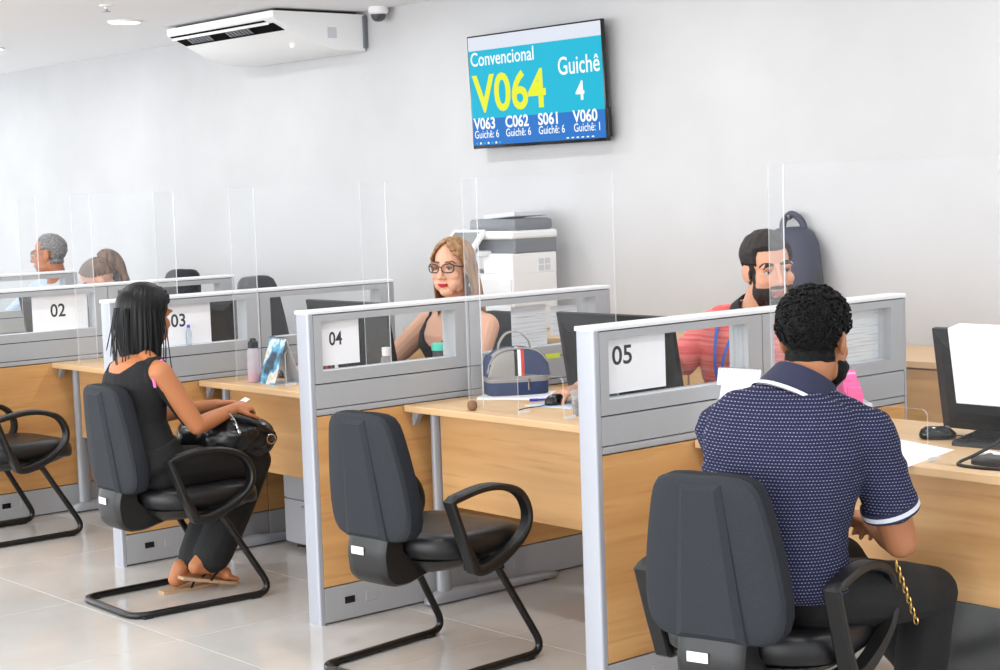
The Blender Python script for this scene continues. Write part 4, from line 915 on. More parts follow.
def hair_curtain(Mh, base, hairline, length, dirf, rad=(.083, .104, .092), cen=(0, .014, .034), n=160, rc=16, rl=16, lock=(.0035, 34), taper=.35, seed=0, wind=0.0):
    """hair as a sheet of locks: from crown to hairline over the skull, then hanging straight down"""
    V = []; Mb = Matrix.Translation(-Vector(base)) @ Mh
    rs_ = np.random.default_rng(seed)
    ph = rs_.uniform(0, 6.28, 4)
    for j in range(n):
        a = 2*PI*j/n; el = math.radians(hairline(a)); lk = sum(math.sin(a*f*lock[1]/10+p)/k for f, p, k in ((10, ph[0], 1.5), (17, ph[1], 2.5), (27, ph[2], 3.5)))
        last = None
        for i in range(rc+1):
            t = i/rc; e = PI/2+(el-PI/2)*t
            k = 1+lock[0]*lk*min(1, t*2)*3.0
            p = Vector((cen[0]+rad[0]*k*math.cos(e)*math.sin(a), cen[1]-rad[1]*k*math.cos(e)*math.cos(a), cen[2]+rad[2]*k*math.sin(e)))
            V.append(Mb @ p); last = Mb @ p
        Ln = length(a)
        out = (Mb.to_3x3() @ Vector((math.sin(a), -math.cos(a), 0)))
        ln2 = Ln*(1+.10*math.sin(a*23+ph[3])+.06*math.sin(a*57))
        for i in range(1, rl+1):
            t = i/rl; p = last+dirf(a, t, Ln)+Vector((0, 0, -ln2*t)); kk = lock[0]*lk*(1-.3*t); p = p+out*kk
            V.append(p)
    R = rc+rl+1; F = []
    for j in range(n):
        for i in range(R-1):
            q = (j*R+i, j*R+i+1, ((j+1) % n)*R+i+1, ((j+1) % n)*R+i)
            if (Vector(V[q[0]])-Vector(V[q[1]])).length+(Vector(V[q[2]])-Vector(V[q[3]])).length > 2e-5: F.append(q)
    return np.array([v[:] for v in V]), np.array(F)
def hair_mat(name, c1, c2, rough=.38, vec=(60, 60, 3)):
    return noise_mat(name, c1, c2, 1.0, rough, vec=vec, detail=3, bump=.4, spec=.28, contrast=(.35, .65), dist=.002)
def solid(V, F, th):
    N = vnormals(V, F) if F.shape[1] == 4 else None
    n = len(V); return np.concatenate([V, V-N*th]), np.concatenate([F, F[:, ::-1]+n])
def tone_of(V, Mh, base, col, lips=None, brow=None, stubble=None, s=1.0, hs=1.0):
    c = np.tile(np.array(rgb(*col)), (len(V), 1)); P = loc_of(Mh, V)/hs
    x, y, z = P[:, 0], P[:, 1], P[:, 2]; front = y < -.05
    if stubble is not None:
        k = front*0+((z < -.045-.35*np.maximum(0, -.06-y)*0) & (y < .005) & (np.linalg.norm(P, axis=1) < .2) & (z > -.14)); k = k.astype(float)*.55; c = c*(1-k[:, None])+np.array(rgb(*stubble))*k[:, None]
    if lips is not None:
        m_ = front & (np.abs(x) < .023) & (z < -.0555-.10*np.abs(x)) & (z > -.0755+.35*np.abs(x)) & (y < -.080); c[m_] = rgb(*lips)
    if brow is not None:
        ax = np.abs(x); zz = .0285+.10*(ax-.012)-3.2*np.maximum(0, ax-.036)**2*20
        m_ = front & (ax > .012) & (ax < .052) & (np.abs(z-zz) < .0042-.03*np.maximum(0, ax-.03)); c[m_] = rgb(*brow)
    return c
def person(label, base, group=None): return thing('person', label, 'person', base, 0, group)
def headM(c, face, pitch=0, roll=0):
    """face = horizontal facing vector; local front is -y; pitch > 0 looks down"""
    yaw = math.atan2(face[1], face[0])+PI/2
    return Matrix.Translation(c) @ Matrix.Rotation(yaw, 4, 'Z') @ Matrix.Rotation(pitch, 4, 'X') @ Matrix.Rotation(roll, 4, 'Y')
def glasses(parent, Mh, base, m, rx=.025, rz=.018, r=.0016, cat_eye=0.0, hs=1.0):
    mb = MB(); Mb = Matrix.Translation(-Vector(base)) @ Mh @ Matrix.Scale(hs, 4); T = lambda p: Mb @ Vector(p)
    yf = -.101
    for q in (-1, 1):
        pts = []
        for i in range(28):
            a = 2*PI*i/28; c, s_ = math.cos(a), math.sin(a); x = q*.034+rx*math.copysign(abs(c)**.75, c); z = .006+rz*math.copysign(abs(s_)**.8, s_)
            z += cat_eye*max(0, (x*q-.034)/rx)*max(0, s_)*.6
            pts.append(T((x, yf+.012*(abs(x)/.06)**2, z)))
        mb.tube(pts, r, 6, closed=True)
        mb.tube([T((q*.059, yf+.012, .012+cat_eye*.4)), T((q*.074, -.055, .010)), T((q*.079, .01, .008)), T((q*.077, .028, -.012))], r, 6)
    mb.tube(spline([T((-.010, yf, .010)), T((0, yf-.003, .013)), T((.010, yf, .010))], 4), r, 6)
    g = obj('glasses', mb, m, parent, 60)
    for q in (-1, 1):
        vs = [T((q*.034+rx*.96*math.cos(2*PI*i/20), yf+.012*((abs(q*.034+rx*math.cos(2*PI*i/20)))/.06)**2, .006+rz*.96*math.sin(2*PI*i/20))) for i in range(20)]
        obj('lens', MB().add(vs, [tuple(range(20))]), M_glass, g)
    return g

# ------------------------------------------------------------------ woman in black at the calendar desk
def sub(V, b): return V-np.array(b)
base = (-5.66, 3.12, 0)
J = dict(pelvis=(-5.66, 3.08, .52), waist=(-5.665, 3.045, .66), chest=(-5.67, 3.05, .80), neck=(-5.675, 3.085, .925),
         hip_r=(-5.575, 3.10, .50), hip_l=(-5.745, 3.10, .50), sh_r=(-5.525, 3.085, .868), sh_l=(-5.835, 3.11, .868),
         el_r=(-5.475, 3.20, .665), wr_r=(-5.545, 3.40, .700), el_l=(-5.89, 3.22, .665), wr_l=(-5.68, 3.415, .705),
         kn_r=(-5.60, 3.52, .485), kn_l=(-5.76, 3.52, .485), an_r=(-5.665, 3.33, .105), an_l=(-5.74, 3.31, .085))
Mh = headM((-5.70, 3.135, 1.068), (-.14, 1), .12, 0)
p = person('woman in a black tank top with long black hair, sitting with her back to us', base)
SK = (178, 114, 74)
mskin = skin_mat('skin_tan', SK)
V, F = build_body(J, Mh, True, .0042, .86, None, .97, {'r': ((-.25, .9, .05), (.45, .05, .9), 1, (.75, .9, .6), .05, .92), 'l': ((.75, .65, .05), (-.3, .1, .95), -1, (.6, .8, .5), .05, .92)}, .86)
Nn = vnormals(V, F); body = np_obj('body', sub(V, base), F, mskin, p, tone_of(V, Mh, base, SK))
x, y, z = V[:, 0]-(-5.67), V[:, 1], V[:, 2]
dist_arm = np.minimum(*[np.linalg.norm(np.cross(V-np.array(J['sh_'+s]), (np.array(J['el_'+s])-np.array(J['sh_'+s]))/np.linalg.norm(np.array(J['el_'+s])-np.array(J['sh_'+s]))), axis=1) for s in 'rl'])
xa = np.abs(V[:, 0]+5.672)
top = (z > .575) & (z < .925) & (y < 3.30) & (xa < .180-.42*np.maximum(0, z-.80)) & ~((z > .872+.7*np.maximum(0, xa-.045)) & (xa < .092))
top &= ~((V[:, 1] > 3.17) & (xa > .11))
v, f = shell(V, Nn, F, top, .006, 2, (14, .004)); M_tank = noise_mat('black_jersey', (12, 12, 14), (17, 17, 20), 150, .85, bump=.15, dist=.0006)
np_obj('tank_top', sub(v, base), f, M_tank, p)
M_trs = noise_mat('black_trousers', (7, 7, 8), (11, 11, 13), 90, .8, bump=.2, dist=.001)
v, f = trousers(J, .013, ROWS_F, .007, .9, .86, .022); np_obj('trousers', sub(v, base), f, M_trs, p)
M_hblk = hair_mat('black_hair', (3, 3, 4), (9, 8, 9), .45)
def hl(a):
    d = abs((a+PI) % (2*PI)-PI)
    return 52-58*max(0, min(1, (d-.35)/.9))
def ln(a):
    d = abs((a+PI) % (2*PI)-PI); return (.215+.05*max(0, math.sin(a+PI)))*max(0, min(1, (d-1.0)/.4))
def df(a, t, L):
    d = abs((a+PI) % (2*PI)-PI)
    bx = Mh.to_3x3() @ Vector((math.sin(a), -math.cos(a), 0))
    return bx*(.004*math.sin(PI*t)-.026*t*t)+Vector((0.012*t, -.012*t, 0))
v, f = hair_curtain(Mh, base, hl, ln, df, (.086, .108, .094), (0, .014, .034), 170, 14, 18, (.003, 34), seed=3); v, f = solid(v, f, .006)
hr = np_obj('hair', v, f, M_hblk, p)
st = MB()
for i in range(26):
    a = rng.uniform(1.25, 5.0); e = math.radians(hl(a)); r0 = Vector((.089*math.cos(e)*math.sin(a), .014-.111*math.cos(e)*math.cos(a), .034+.096*math.sin(e)))
    p0 = Matrix.Translation(-Vector(base)) @ Mh @ r0; o_ = Mh.to_3x3() @ Vector((math.sin(a), -math.cos(a), 0))
    L_ = rng.uniform(.16, .25); st.tube(spline([p0, p0+o_*.016+Vector((.004, -.004, -L_*.5)), p0+o_*rng.uniform(.005, .03)+Vector((rng.uniform(-.01, .03), -.012, -L_))], 5), [.0022]*10+[.0008], 5)
so = obj('loose_strands', st, M_hblk, hr, 60); so['kind'] = 'stuff'
obj('bra_strap', MB().tube(spline([(.130, -.02, .915), (.142, -.065, .875), (.158, -.070, .82)], 5), .006, 6), mat('pink_strap', (222, 110, 170), .6), p, 60)
def sandal(heel, toe, lift, label):
    h = Vector(heel); t_ = Vector(toe); d = (t_-h).normalized(); lt = d.cross(Vector((0, 0, 1))).normalized(); up = lt.cross(d)
    L = (t_-h).length; o = [(0, .022), (.03, .031), (.10, .030), (.17, .040), (.22, .036), (.245, .02)]
    rg = []
    for zz in (0, .012):
        rg.append([h+d*(q*L/.245)+lt*w+up*zz for q, w in o]+[h+d*(q*L/.245)-lt*w+up*zz for q, w in o[::-1]])
    s_ = obj('sandal', MB().loft(rg), noise_mat('tan_sole', (176, 142, 108), (190, 156, 120), 60, .8), p, 40, label)
    for sd in (-1, 1): obj('sandal_strap', MB().tube(spline([h+d*L*.78+up*.014, h+d*L*.6+lt*sd*.022+up*.045, h+d*L*.45+lt*sd*.036+up*.010], 5), .0042, 6), M_vinyl, s_, 60)
    return s_
def B(q): return tuple(Vector(q)-Vector(base))
# bare feet as part of the body would be hidden by trousers: each foot continues the ankle
def foot(heel, toe, m, tone):
    mb = MB(); h = Vector(heel); t_ = Vector(toe); d = (t_-h).normalized(); lt = d.cross(Vector((0, 0, 1))).normalized(); up = lt.cross(d)
    limb(mb, [h+up*.035+d*.03, h+up*.075+d*.055], [.03, .034]); limb(mb, [h+up*.032+d*.03, h+up*.045+d*.10, h+up*.026+d*.16], [.028, .030, .026])
    for k in range(5): q = h+d*(.165-.006*abs(k-1))+lt*(.028-.0135*k)+up*.018; limb(mb, [q, q+d*(.045-.004*k)-up*.004], [.012-.0008*k, .009-.0006*k], 10)
    limb(mb, [h+up*.022+d*.16+lt*.016, h+up*.022+d*.16-lt*.016], [.020, .018])
    V_, F_ = remesh_np(mb, .004, 3); return np_obj('foot', sub(V_, base), F_, m, p, tone_of(V_, Mh, base, SK))
foot((-5.665, 3.235, .075), (-5.655, 3.445, .012), mskin, SK); sandal(B((-5.665, 3.205, .062)), B((-5.655, 3.445, .004)), 0, 'tan flat sandal with its heel raised')
foot((-5.745, 3.20, .012), (-5.745, 3.41, .012), mskin, SK); sandal(B((-5.745, 3.165, .0)), B((-5.745, 3.41, .0)), 0, 'tan flat sandal resting on the floor')
# handbag on her lap
t = thing('handbag', 'slouchy black leather handbag on the lap of the woman in black', 'bag', (-5.62, 3.41, .575))
mb = MB()
mb.ell((0, 0, .03), (.165, .13, .085), None, 20, 12); mb.ell((.02, .09, .0), (.12, .10, .075), None, 20, 12); mb.ell((-.03, -.07, .02), (.13, .10, .07), None, 20, 12)
v, f = remesh_np(mb, .006, 3); n_ = vnormals(v, f); v = v+n_*(nz(v, 11, .016)+nz(v, 24, .008, 3))[:, None]
M_leather = mat('black_leather', (15, 15, 17), .32, spec=.5, bump=(60, .3, .002))
np_obj('bag_body', v, f, M_leather, t)
obj('strap', MB().tube(spline([(-.05, -.12, .07), (.04, -.10, .10), (.12, -.02, .10), (.15, .06, .06), (.13, .13, .02)], 6), .009, 8), M_leather, t, 60)
ch = obj('chain', MB().tube([(.12+.0, -.055, .115)]*1+[(.13, -.045, .095), (.142, -.04, .07), (.150, -.035, .045)], .0045, 6), M_chrome, t, 60)
for i in range(5): obj('chain_link', MB().tube([(.118+.009*i+.006*math.cos(a), -.056+.005*i, .118-.018*i+.009*math.sin(a)) for a in [2*PI*q/10 for q in range(10)]], .0022, 5, closed=True), M_chrome, t, 60)
obj('buckle', MB().tube([(.155+.004*math.cos(a), .10+.016*math.cos(a), .005+.018*math.sin(a)) for a in [2*PI*q/12 for q in range(12)]], .003, 6, closed=True), M_chrome, t, 60)
o = obj('paper_ticket', MB().rbox(-.012, .012, -.02, .02, 0, .002, .0005, seg=1), M_paper); o.location = (-5.585, 3.475, .722); o.rotation_euler = (.3, .3, .4); tag(o, 'small white ticket held in the hands of the woman in black', 'ticket')

# ------------------------------------------------------------------ man in the navy polo
base = (-2.66, 3.16, 0)
J = dict(pelvis=(-2.665, 3.10, .53), waist=(-2.655, 3.10, .66), chest=(-2.645, 3.13, .82), neck=(-2.655, 3.205, .975),
         hip_r=(-2.575, 3.155, .505), hip_l=(-2.755, 3.095, .51), sh_r=(-2.488, 3.258, .885), sh_l=(-2.812, 3.110, .885),
         el_r=(-2.475, 3.36, .615), wr_r=(-2.64, 3.48, .62), el_l=(-2.875, 3.30, .64), wr_l=(-2.76, 3.50, .62),
         kn_r=(-2.555, 3.60, .435), kn_l=(-2.83, 3.58, .48), an_r=(-2.60, 3.56, .09), an_l=(-2.915, 4.02, .095))
Mh = headM((-2.655, 3.275, 1.100), (-.36, 1), .12, .0)
p = person('man in a navy patterned polo with curly black hair, sitting with his back to us', base)
SK = (168, 112, 78); mskin = skin_mat('skin_brown', SK)
RW = [(t_, w*1.09, d*1.12, s_) for t_, w, d, s_ in ROWS_M]
V, F = build_body(J, Mh, False, .005, 1.06, RW, 1.0, {'r': ((-.75, .6, -.15), (.3, .2, .9), 1, (.3, .4, .3), .1, 1.0), 'l': ((.4, .8, -.1), (-.2, .2, .95), -1, (.3, .4, .3), .1, 1.0)}, .97)
Nn = vnormals(V, F); np_obj('body', sub(V, base), F, mskin, p, tone_of(V, Mh, base, SK))
M_polo = mat('navy_dash_print', (38, 40, 72), .85, spec=.2); n = M_polo.node_tree.nodes; L = M_polo.node_tree.links
tc = n.new('ShaderNodeTexCoord'); sx = n.new('ShaderNodeSeparateXYZ'); L.new(tc.outputs['Object'], sx.inputs[0])
ad = n.new('ShaderNodeMath'); ad.operation = 'ADD'; L.new(sx.outputs['X'], ad.inputs[0]); L.new(sx.outputs['Y'], ad.inputs[1])
cb = n.new('ShaderNodeCombineXYZ'); L.new(ad.outputs[0], cb.inputs[0]); L.new(sx.outputs['Z'], cb.inputs[1])
bk = n.new('ShaderNodeTexBrick'); bk.inputs['Scale'].default_value = 1; bk.inputs['Brick Width'].default_value = .0112; bk.inputs['Row Height'].default_value = .0078; bk.inputs['Mortar Size'].default_value = .0030; bk.inputs['Mortar Smooth'].default_value = .1; bk.offset = .5
L.new(cb.outputs[0], bk.inputs['Vector']); bk.inputs['Color1'].default_value = rgb(136, 138, 160); bk.inputs['Color2'].default_value = rgb(112, 114, 142); bk.inputs['Mortar'].default_value = rgb(30, 32, 58)
L.new(bk.outputs['Color'], n['Principled BSDF'].inputs['Base Color'])
v, f = garment_top(J, .013, RW, .70, .006, 1.06, (8, .007), seed=2); shirt = np_obj('polo_shirt', sub(v, base), f, M_polo, p)
M_nv = mat('navy_rib', (34, 36, 62), .85); M_wt = mat('white_rib', (206, 208, 216), .85)
sh = Vector(J['sh_r']); el = Vector(J['el_r']); dd = (el-sh).normalized()
for s in 'rl':
    sh = Vector(B_ := J['sh_'+s]); el = Vector(J['el_'+s]); dd = (el-sh).normalized(); c0 = sh.lerp(el, .70)-Vector(base)
    obj('sleeve_cuff', MB().cyl(c0-dd*.020, c0+dd*.006, .0705, .0700, 28), M_nv, shirt, 40)
    obj('cuff_stripe', MB().cyl(c0-dd*.012, c0-dd*.001, .0718, .0718, 28), M_wt, shirt, 40)
nk = Vector(J['neck'])-Vector(base); axis = (Mh @ Vector((0, .02, -.06))-Vector(J['neck'])).normalized()
def collar(z0, z1, r0, r1, dx=0): 
    q = axis.to_track_quat('Z', 'Y').to_matrix(); rg = []
    for zz, r in ((z0, r0), ((z0+z1)/2, (r0+r1)/2), (z1, r1), (z1-.001, r1-.006), (z0, r0-.008)):
        rg.append([nk+q @ Vector((r*1.12*math.cos(2*PI*i/32), r*1.0*math.sin(2*PI*i/32), zz)) for i in range(32)])
    return MB().loft(rg, False)
obj('collar', collar(-.026, .050, .100, .074), M_nv, shirt, 60)
obj('collar_stripe', collar(-.026, -.016, .1045, .101), M_wt, shirt, 60)
# curly hair: cap lifted off the skull plus packed curls
P_ = loc_of(Mh, V); zl = P_[:, 2]; yl = P_[:, 1]; xl = np.abs(P_[:, 0])
hm = (np.linalg.norm(P_-np.array([0, .014, .03]), axis=1) < .135) & (zl > -.055) & ((yl > .012) | (zl > .062+.0*yl) | ((yl > -.035) & (zl > .02))) & ~((xl > .078) & (zl < .03)) & ~((xl > .066) & (yl < .03) & (zl < .012))
M_curl = noise_mat('curly_black_hair', (4, 4, 5), (9, 9, 10), 160, .7, spec=.22, bump=.6, dist=.004)
v, f = shell(V, Nn, F, hm, lambda q: .006+.008*np.clip((loc_of(Mh, q)[:, 2]+.02)/.08, 0, 1), 3, (70, .005)); hr = np_obj('hair', sub(v, base), f, M_curl, p)
cur = MB(); ids = rng.choice(len(v), 620, replace=False); nv = vnormals(v, f)
for i in ids:
    q = loc_of(Mh, v[i:i+1])[0]
    if q[2] < -.005: continue
    c = Vector(v[i])-Vector(base); r = rng.uniform(.004, .0075); nn = Vector(nv[i]); a1 = nn.orthogonal().normalized(); a1.rotate(Matrix.Rotation(rng.uniform(0, 6.28), 3, nn)); a2 = nn.cross(a1)
    cur.tube([c+nn*(.001+.0035*math.sin(w*.5))+a1*r*math.cos(w)+a2*r*math.sin(w) for w in [2*PI*k/7 for k in range(6)]], .0026, 5)
cu_o = obj('curls', cur, M_curl, hr, 60); cu_o['kind'] = 'stuff'
bm_ = (zl < -.045) & (zl > -.125) & (yl < -.0) & (np.linalg.norm(P_, axis=1) < .16) & ~((xl < .024) & (zl > -.08) & (yl < -.07))
v, f = shell(V, Nn, F, bm_, .008, 2, (90, .004)); np_obj('beard', sub(v, base), f, M_curl, p)
eyes(p, Mh, base)
M_jean = noise_mat('black_denim', (13, 13, 14), (21, 21, 23), 120, .85, bump=.25, dist=.001)
v, f = trousers(J, .012, RW, .007, .97, .90, .004, (9, .006), 4); np_obj('jeans', sub(v, base), f, M_jean, p)
M_shoe = mat('black_canvas', (20, 20, 22), .8)
shoe(p, base, (-2.915, 4.03, 0), (-.15, 1, 0), M_shoe, M_black, .28, M_paper); shoe(p, base, (-2.60, 3.58, 0), (.05, 1, 0), M_shoe, M_black, .28, M_paper)
t = thing('chain_strap', 'thin gold chain hanging by the thigh of the man in navy', 'chain', (-2.455, 3.33, .535))
M_gold = mat('gold', (196, 160, 92), .3, 1.0)
for i in range(12): obj('chain_link', MB().tube([(-.01+.002*i+(.006 if i % 2 else .002)*math.cos(a), .004*i, .03-.013*i+.009*math.sin(a)) for a in [2*PI*q/10 for q in range(10)]], .0019, 5, closed=True), M_gold, t, 60)

# ------------------------------------------------------------------ woman with glasses, clerk
base = (-5.71, 4.70, 0)
J = dict(pelvis=(-5.74, 4.71, .55), waist=(-5.74, 4.69, .70), chest=(-5.735, 4.66, .85), neck=(-5.725, 4.645, .985),
         hip_r=(-5.83, 4.70, .53), hip_l=(-5.65, 4.70, .53), sh_r=(-5.915, 4.64, .915), sh_l=(-5.545, 4.66, .915),
         el_r=(-5.995, 4.46, .745), wr_r=(-6.045, 4.13, .775), el_l=(-5.475, 4.52, .71), wr_l=(-5.62, 4.33, .765),
         kn_r=(-5.82, 4.36, .52), kn_l=(-5.62, 4.36, .52), an_r=(-5.82, 4.32, .10), an_l=(-5.62, 4.32, .10))
Mh = headM((-5.675, 4.595, 1.168), (.34, -.94), .05, .0)
p = person('woman with dark-rimmed glasses and long blonde-brown hair, in a black top behind the 04 sign', base)
SK = (222, 170, 142); mskin = skin_mat('skin_light', SK)
RF = [(t_, w*1.14, d*1.14, s_*1.2) for t_, w, d, s_ in ROWS_F]
V, F = build_body(J, Mh, True, .0034, 1.08, RF, 1.02, {'r': ((0, -1, -.08), (0, -.1, 1), 1, (.2, .35, .3), .12, .92), 'l': ((-.6, -.8, -.1), (0, 0, 1), -1, (.3, .4, .3), .1, .92)})
Nn = vnormals(V, F); np_obj('body', sub(V, base), F, mskin, p, tone_of(V, Mh, base, SK, (190, 52, 62), (110, 78, 56), None, 1, 1.02))
x = V[:, 0]+5.733; z = V[:, 2]; y = V[:, 1]; xa = np.abs(x); fr = y < 4.70
vneck = np.where(fr, .835+.55*np.maximum(0, xa-.01)+2.2*np.maximum(0, xa-.05)**1.2, .90)
strap = (xa > .098) & (xa < .122) & (z < .99)
top = (z > .60) & (xa < .180-.28*np.maximum(0, z-.84)) & ((z < vneck) & (z < .925) | strap) & (y > 4.45)
for s in 'rl':
    A_ = np.array(J['sh_'+s]); D_ = np.array(J['el_'+s])-A_; q_ = np.clip(((V-A_)@D_)/(D_@D_), .18, 1); top &= np.linalg.norm(V-A_-q_[:, None]*D_, axis=1) > .064
v, f = shell(V, Nn, F, top, .006, 2, (14, .003)); np_obj('black_top', sub(v, base), f, M_tank, p)
v, f = trousers(J, .012, ROWS_F, .009); np_obj('trousers', sub(v, base), f, M_trs, p)
for s in 'rl': shoe(p, base, (J['an_'+s][0], J['an_'+s][1], 0), (0, -1, 0), M_vinyl, M_black, .24)
eyes(p, Mh, base, 1.02, (70, 60, 50)); lashes(p, Mh, base, 1.02, M_hblk, .0016); glasses(p, Mh, base, mat('dark_frame', (34, 26, 36), .3), .0265, .0175, .0025, .012, 1.02)
M_hbl = hair_mat('blonde_brown_hair', (112, 80, 52), (172, 130, 88), .45)
def hl(a):
    d = abs((a+PI) % (2*PI)-PI)
    return 60-66*max(0, min(1, (d-.06)/1.0))**.8
def ln(a):
    d = abs((a+PI) % (2*PI)-PI); return .235*max(0, min(1, (d-1.0)/.2))
def df(a, t, L):
    bx = Mh.to_3x3() @ Vector((math.sin(a), -math.cos(a), 0)); return bx*(.012*math.sin(PI*t*.5))+Vector((0, .030*t, 0))
v, f = hair_curtain(Mh, base, hl, ln, df, (.090, .107, .097), (0, .014, .036), 170, 16, 18, (.0026, 34), seed=5); v, f = solid(v, f, .006); np_obj('hair', v, f, M_hbl, p)
T = lambda q: (Matrix.Translation(-Vector(base)) @ Mh) @ Vector(q)
for q in (-1, 1): obj('earring', MB().tube([T((q*.079, .0+.0, -.045)), T((q*.080, -.002, -.07))], .0025, 6).ell(T((q*.080, -.002, -.076)), (.006, .006, .008), None, 10, 8), M_chrome, p, 60)

# ------------------------------------------------------------------ man in the coral shirt, clerk
base = (-4.05, 4.70, 0)
J = dict(pelvis=(-4.09, 4.78, .56), waist=(-4.095, 4.72, .71), chest=(-4.07, 4.67, .87), neck=(-4.025, 4.65, 1.035),
         hip_r=(-4.17, 4.79, .54), hip_l=(-3.99, 4.79, .54), sh_r=(-4.235, 4.66, .965), sh_l=(-3.845, 4.70, .965),
         el_r=(-4.335, 4.43, .765), wr_r=(-4.40, 4.125, .782), el_l=(-3.74, 4.50, .72), wr_l=(-3.90, 4.32, .77),
         kn_r=(-4.19, 4.36, .53), kn_l=(-3.96, 4.36, .53), an_r=(-4.19, 4.32, .10), an_l=(-3.96, 4.32, .10))
Mh = headM((-3.93, 4.60, 1.182), (.80, -.42), .10, -.10)
p = person('bearded man in a coral striped shirt, looking right from behind the 05 sign', base)
SK = (206, 152, 124); mskin = skin_mat('skin_medium', SK); HS = 1.06
RC = [(t_, w*1.16, d_*1.1, s_) for t_, w, d_, s_ in ROWS_M]
V, F = build_body(J, Mh, False, .0034, 1.04, RC, HS, {'r': ((0, -1, -.12), (0, -.1, 1), 1, (.25, .4, .3), .14, 1.0), 'l': ((-.6, -.8, -.1), (0, 0, 1), -1, (.3, .4, .3), .1, 1.0)})
Nn = vnormals(V, F); np_obj('body', sub(V, base), F, mskin, p, tone_of(V, Mh, base, SK, (176, 96, 92), (34, 26, 22), (120, 90, 76), 1, HS))
M_coral = noise_mat('coral_stripes', (226, 92, 92), (236, 132, 126), 1, .8, vec=(2, 2, 95), detail=1, contrast=(.42, .58))
v, f = garment_top(J, .011, RC, .62, .006, 1.04, (9, .005), seed=9); sh_o = np_obj('coral_shirt', sub(v, base), f, M_coral, p)
nk = Vector(J['neck'])-Vector(base); axis = (Mh @ Vector((0, .02, -.06))-Vector(J['neck'])).normalized()
obj('collar', collar(-.025, .020, .088, .070), mat('black_collar', (30, 28, 32), .8), sh_o, 60)
P_ = loc_of(Mh, V)/HS; xl = np.abs(P_[:, 0]); yl = P_[:, 1]; zl = P_[:, 2]; rr = np.linalg.norm(P_-np.array([0, .014, .03]), axis=1)
hm = (rr < .125) & (zl > -.05) & ((yl > .018) | (zl > .070-.25*yl*0+.0) & (yl > -.075) | ((yl > -.045) & (zl > .022))) & ~((xl > .079) & (zl < .03)) & ~((xl > .062) & (yl < .04) & (zl < .015))
M_hshort = noise_mat('short_dark_hair', (18, 14, 12), (38, 30, 26), 220, .7, bump=.6, dist=.003)
v, f = shell(V, Nn, F, hm, lambda q: .003+.013*np.clip((loc_of(Mh, q)[:, 2]+.01)/.08, 0, 1), 3, (60, .003)); np_obj('hair', sub(v, base), f, M_hshort, p)
bm_ = (rr < .2) & (zl > -.130) & (yl < .012) & (((zl < -.072+.35*np.maximum(0, xl-.03)) ) | ((zl < .035) & (xl > .050) & (yl > -.036) & (yl < -.006)) | ((zl < -.040) & (zl > -.053) & (xl < .030) & (yl < -.075)) | ((zl < -.045) & (xl > .027) & (xl < .065))) & ~((xl < .021) & (zl > -.079) & (zl < -.053)) & (zl > -.125)
v, f = shell(V, Nn, F, bm_, .0028, 2, (140, .0022)); np_obj('beard', sub(v, base), f, M_hshort, p)
bw = (yl < -.055) & (xl > .010) & (xl < .054) & (np.abs(zl-(.0285+.10*(xl-.012)-64*np.maximum(0, xl-.036)**2)) < .0058)
v, f = shell(V, Nn, F, bw, .0025, 1, None); np_obj('eyebrows', sub(v, base), f, M_hshort, p)
eyes(p, Mh, base, HS, (48, 34, 26), .25); lashes(p, Mh, base, HS, M_hblk, .0012)
v, f = trousers(J, .012, ROWS_M, .009); np_obj('trousers', sub(v, base), f, M_jean, p)
for s in 'rl': shoe(p, base, (J['an_'+s][0], J['an_'+s][1], 0), (0, -1, 0), M_shoe, M_black, .28)
M_lan = mat('blue_lanyard', (46, 104, 200), .6)
t = thing('lanyard', 'blue lanyard with badge hanging on the coral shirt', 'lanyard', (-4.085, 4.508, .87))
for q in (-1, 1):
    pts = spline([(.0+q*.012, .0, -.08), (.01+q*.02, -.012, 0), (.02+q*.04, .01, .09), (.02+q*.065, .06, .15)], 6)
    obj('ribbon', MB().loft([[(pt.x-.007, pt.y, pt.z), (pt.x+.007, pt.y, pt.z), (pt.x+.007, pt.y-.0015, pt.z), (pt.x-.007, pt.y-.0015, pt.z)] for pt in pts]), M_lan, t, 60)
obj('badge', MB().rbox(-.03, .03, -.006, -.003, -.18, -.09, .001, seg=1), M_paper, t)

# ------------------------------------------------------------------ grey-haired man at the far left
base = (-9.93, 4.89, 0)
J = dict(pelvis=(-9.970, 4.990, .55), waist=(-9.960, 4.960, .70), chest=(-9.940, 4.900, .86), neck=(-9.930, 4.860, 1.03),
         hip_r=(-10.060, 4.970, .53), hip_l=(-9.880, 4.990, .53), sh_r=(-10.110, 4.810, .955), sh_l=(-9.750, 4.930, .955),
         el_r=(-10.190, 4.590, .75), wr_r=(-10.090, 4.390, .77), el_l=(-9.740, 4.710, .72), wr_l=(-9.870, 4.450, .77),
         kn_r=(-10.110, 4.570, .53), kn_l=(-9.910, 4.550, .53), an_r=(-10.110, 4.530, .10), an_l=(-9.910, 4.510, .10))
Mh = headM((-9.930, 4.810, 1.185), (-.72, -.70), .05, 0)
p = person('grey-haired man with glasses in profile at the far left', base)
SK = (178, 118, 88); mskin = skin_mat('skin_warm', SK); HS = 1.04
V, F = build_body(J, Mh, False, .0042, 1.0, None, HS, None)
Nn = vnormals(V, F); np_obj('body', sub(V, base), F, mskin, p, tone_of(V, Mh, base, SK, (150, 86, 76), (80, 74, 70), None, 1, HS))
v, f = garment_top(J, .011, ROWS_M, 1.5, .008, 1.0, (9, .005), seed=5); np_obj('shirt', sub(v, base), f, mat('pale_blue_shirt', (190, 204, 222), .8), p)
P_ = loc_of(Mh, V)/HS; xl = np.abs(P_[:, 0]); yl = P_[:, 1]; zl = P_[:, 2]; rr = np.linalg.norm(P_-np.array([0, .014, .03]), axis=1)
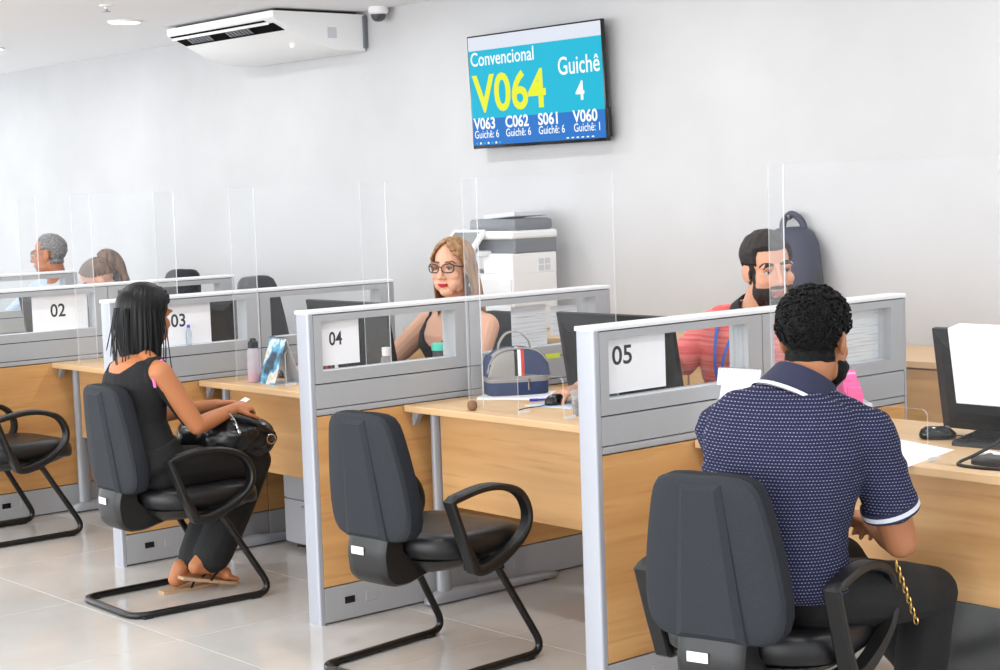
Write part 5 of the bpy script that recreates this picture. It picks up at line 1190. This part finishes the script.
hm = (rr < .125) & (zl > -.06) & ((yl > .02) | ((zl > .085) & (yl > -.05)) | ((yl > -.03) & (zl > .03))) & ~((xl > .079) & (zl < .03)) & ~((xl > .062) & (yl < .04) & (zl < .012))
M_hgrey = noise_mat('grey_hair', (74, 72, 72), (150, 148, 146), 120, .6, bump=.6, dist=.003)
v, f = shell(V, Nn, F, hm, .010, 3, (60, .003)); np_obj('hair', sub(v, base), f, M_hgrey, p)
eyes(p, Mh, base, HS); glasses(p, Mh, base, mat('silver_frame', (120, 118, 118), .3, .6), .024, .019, .0016, 0, HS)
v, f = trousers(J, .012, ROWS_M, .011); np_obj('trousers', sub(v, base), f, M_jean, p)
for s in 'rl': shoe(p, base, (J['an_'+s][0], J['an_'+s][1], 0), (-.2, -1, 0), M_shoe, M_black, .28)

# ------------------------------------------------------------------ woman bending down behind the 02 sign
base = (-8.5, 4.55, 0)
J = dict(pelvis=(-8.52, 4.60, .55), waist=(-8.52, 4.56, .70), chest=(-8.50, 4.48, .83), neck=(-8.50, 4.42, .945),
         hip_r=(-8.61, 4.59, .53), hip_l=(-8.43, 4.59, .53), sh_r=(-8.67, 4.43, .875), sh_l=(-8.34, 4.45, .875),
         el_r=(-8.73, 4.27, .77), wr_r=(-8.62, 4.12, .775), el_l=(-8.28, 4.30, .77), wr_l=(-8.40, 4.12, .775),
         kn_r=(-8.62, 4.20, .53), kn_l=(-8.42, 4.20, .53), an_r=(-8.62, 4.28, .10), an_l=(-8.42, 4.28, .10))
Mh = headM((-8.47, 4.385, 1.075), (-.45, -.9), .55, 0)
p = person('woman with tied-back brown hair bending her head down behind the 02 sign', base)
SK = (214, 164, 140); mskin = skin_mat('skin_fair', SK)
V, F = build_body(J, Mh, True, .0048, .95, None, 1.0, None)
np_obj('body', sub(V, base), F, mskin, p, tone_of(V, Mh, base, SK, (180, 90, 90), (90, 66, 52)))
v, f = garment_top(J, .011, ROWS_F, .5, .008, .95, (9, .005), seed=7); np_obj('blouse', sub(v, base), f, mat('dark_blouse', (58, 56, 64), .8), p)
M_hbr = hair_mat('brown_hair', (66, 50, 42), (124, 100, 84), .45)
def hl(a):
    d = abs((a+PI) % (2*PI)-PI); return 42-44*max(0, min(1, (d-.3)/1.1))-28*max(0, min(1, (d-1.5)/1.2))
v, f = hair_curtain(Mh, base, hl, lambda a: 0.0, lambda a, t, L: Vector(), (.082, .104, .092), (0, .014, .034), 120, 16, 1, (.002, 34), seed=8); v, f = solid(v, f, .005); hr = np_obj('hair', v, f, M_hbr, p)
T = lambda q: (Matrix.Translation(-Vector(base)) @ Mh) @ Vector(q)
obj('ponytail', MB().tube(spline([T((0, .07, .095)), T((0, .105, .09)), T((0, .13, .045)), T((.005, .13, -.02)), T((.01, .115, -.09))], 6), [.026+.020*math.sin(PI*min(1, i/20)) for i in range(24)]+[.012], 14), M_hbr, hr, 60)
v, f = trousers(J, .012, ROWS_F, .011); np_obj('trousers', sub(v, base), f, M_trs, p)
for s in 'rl': shoe(p, base, (J['an_'+s][0], J['an_'+s][1], 0), (0, -1, 0), M_vinyl, M_black, .24)
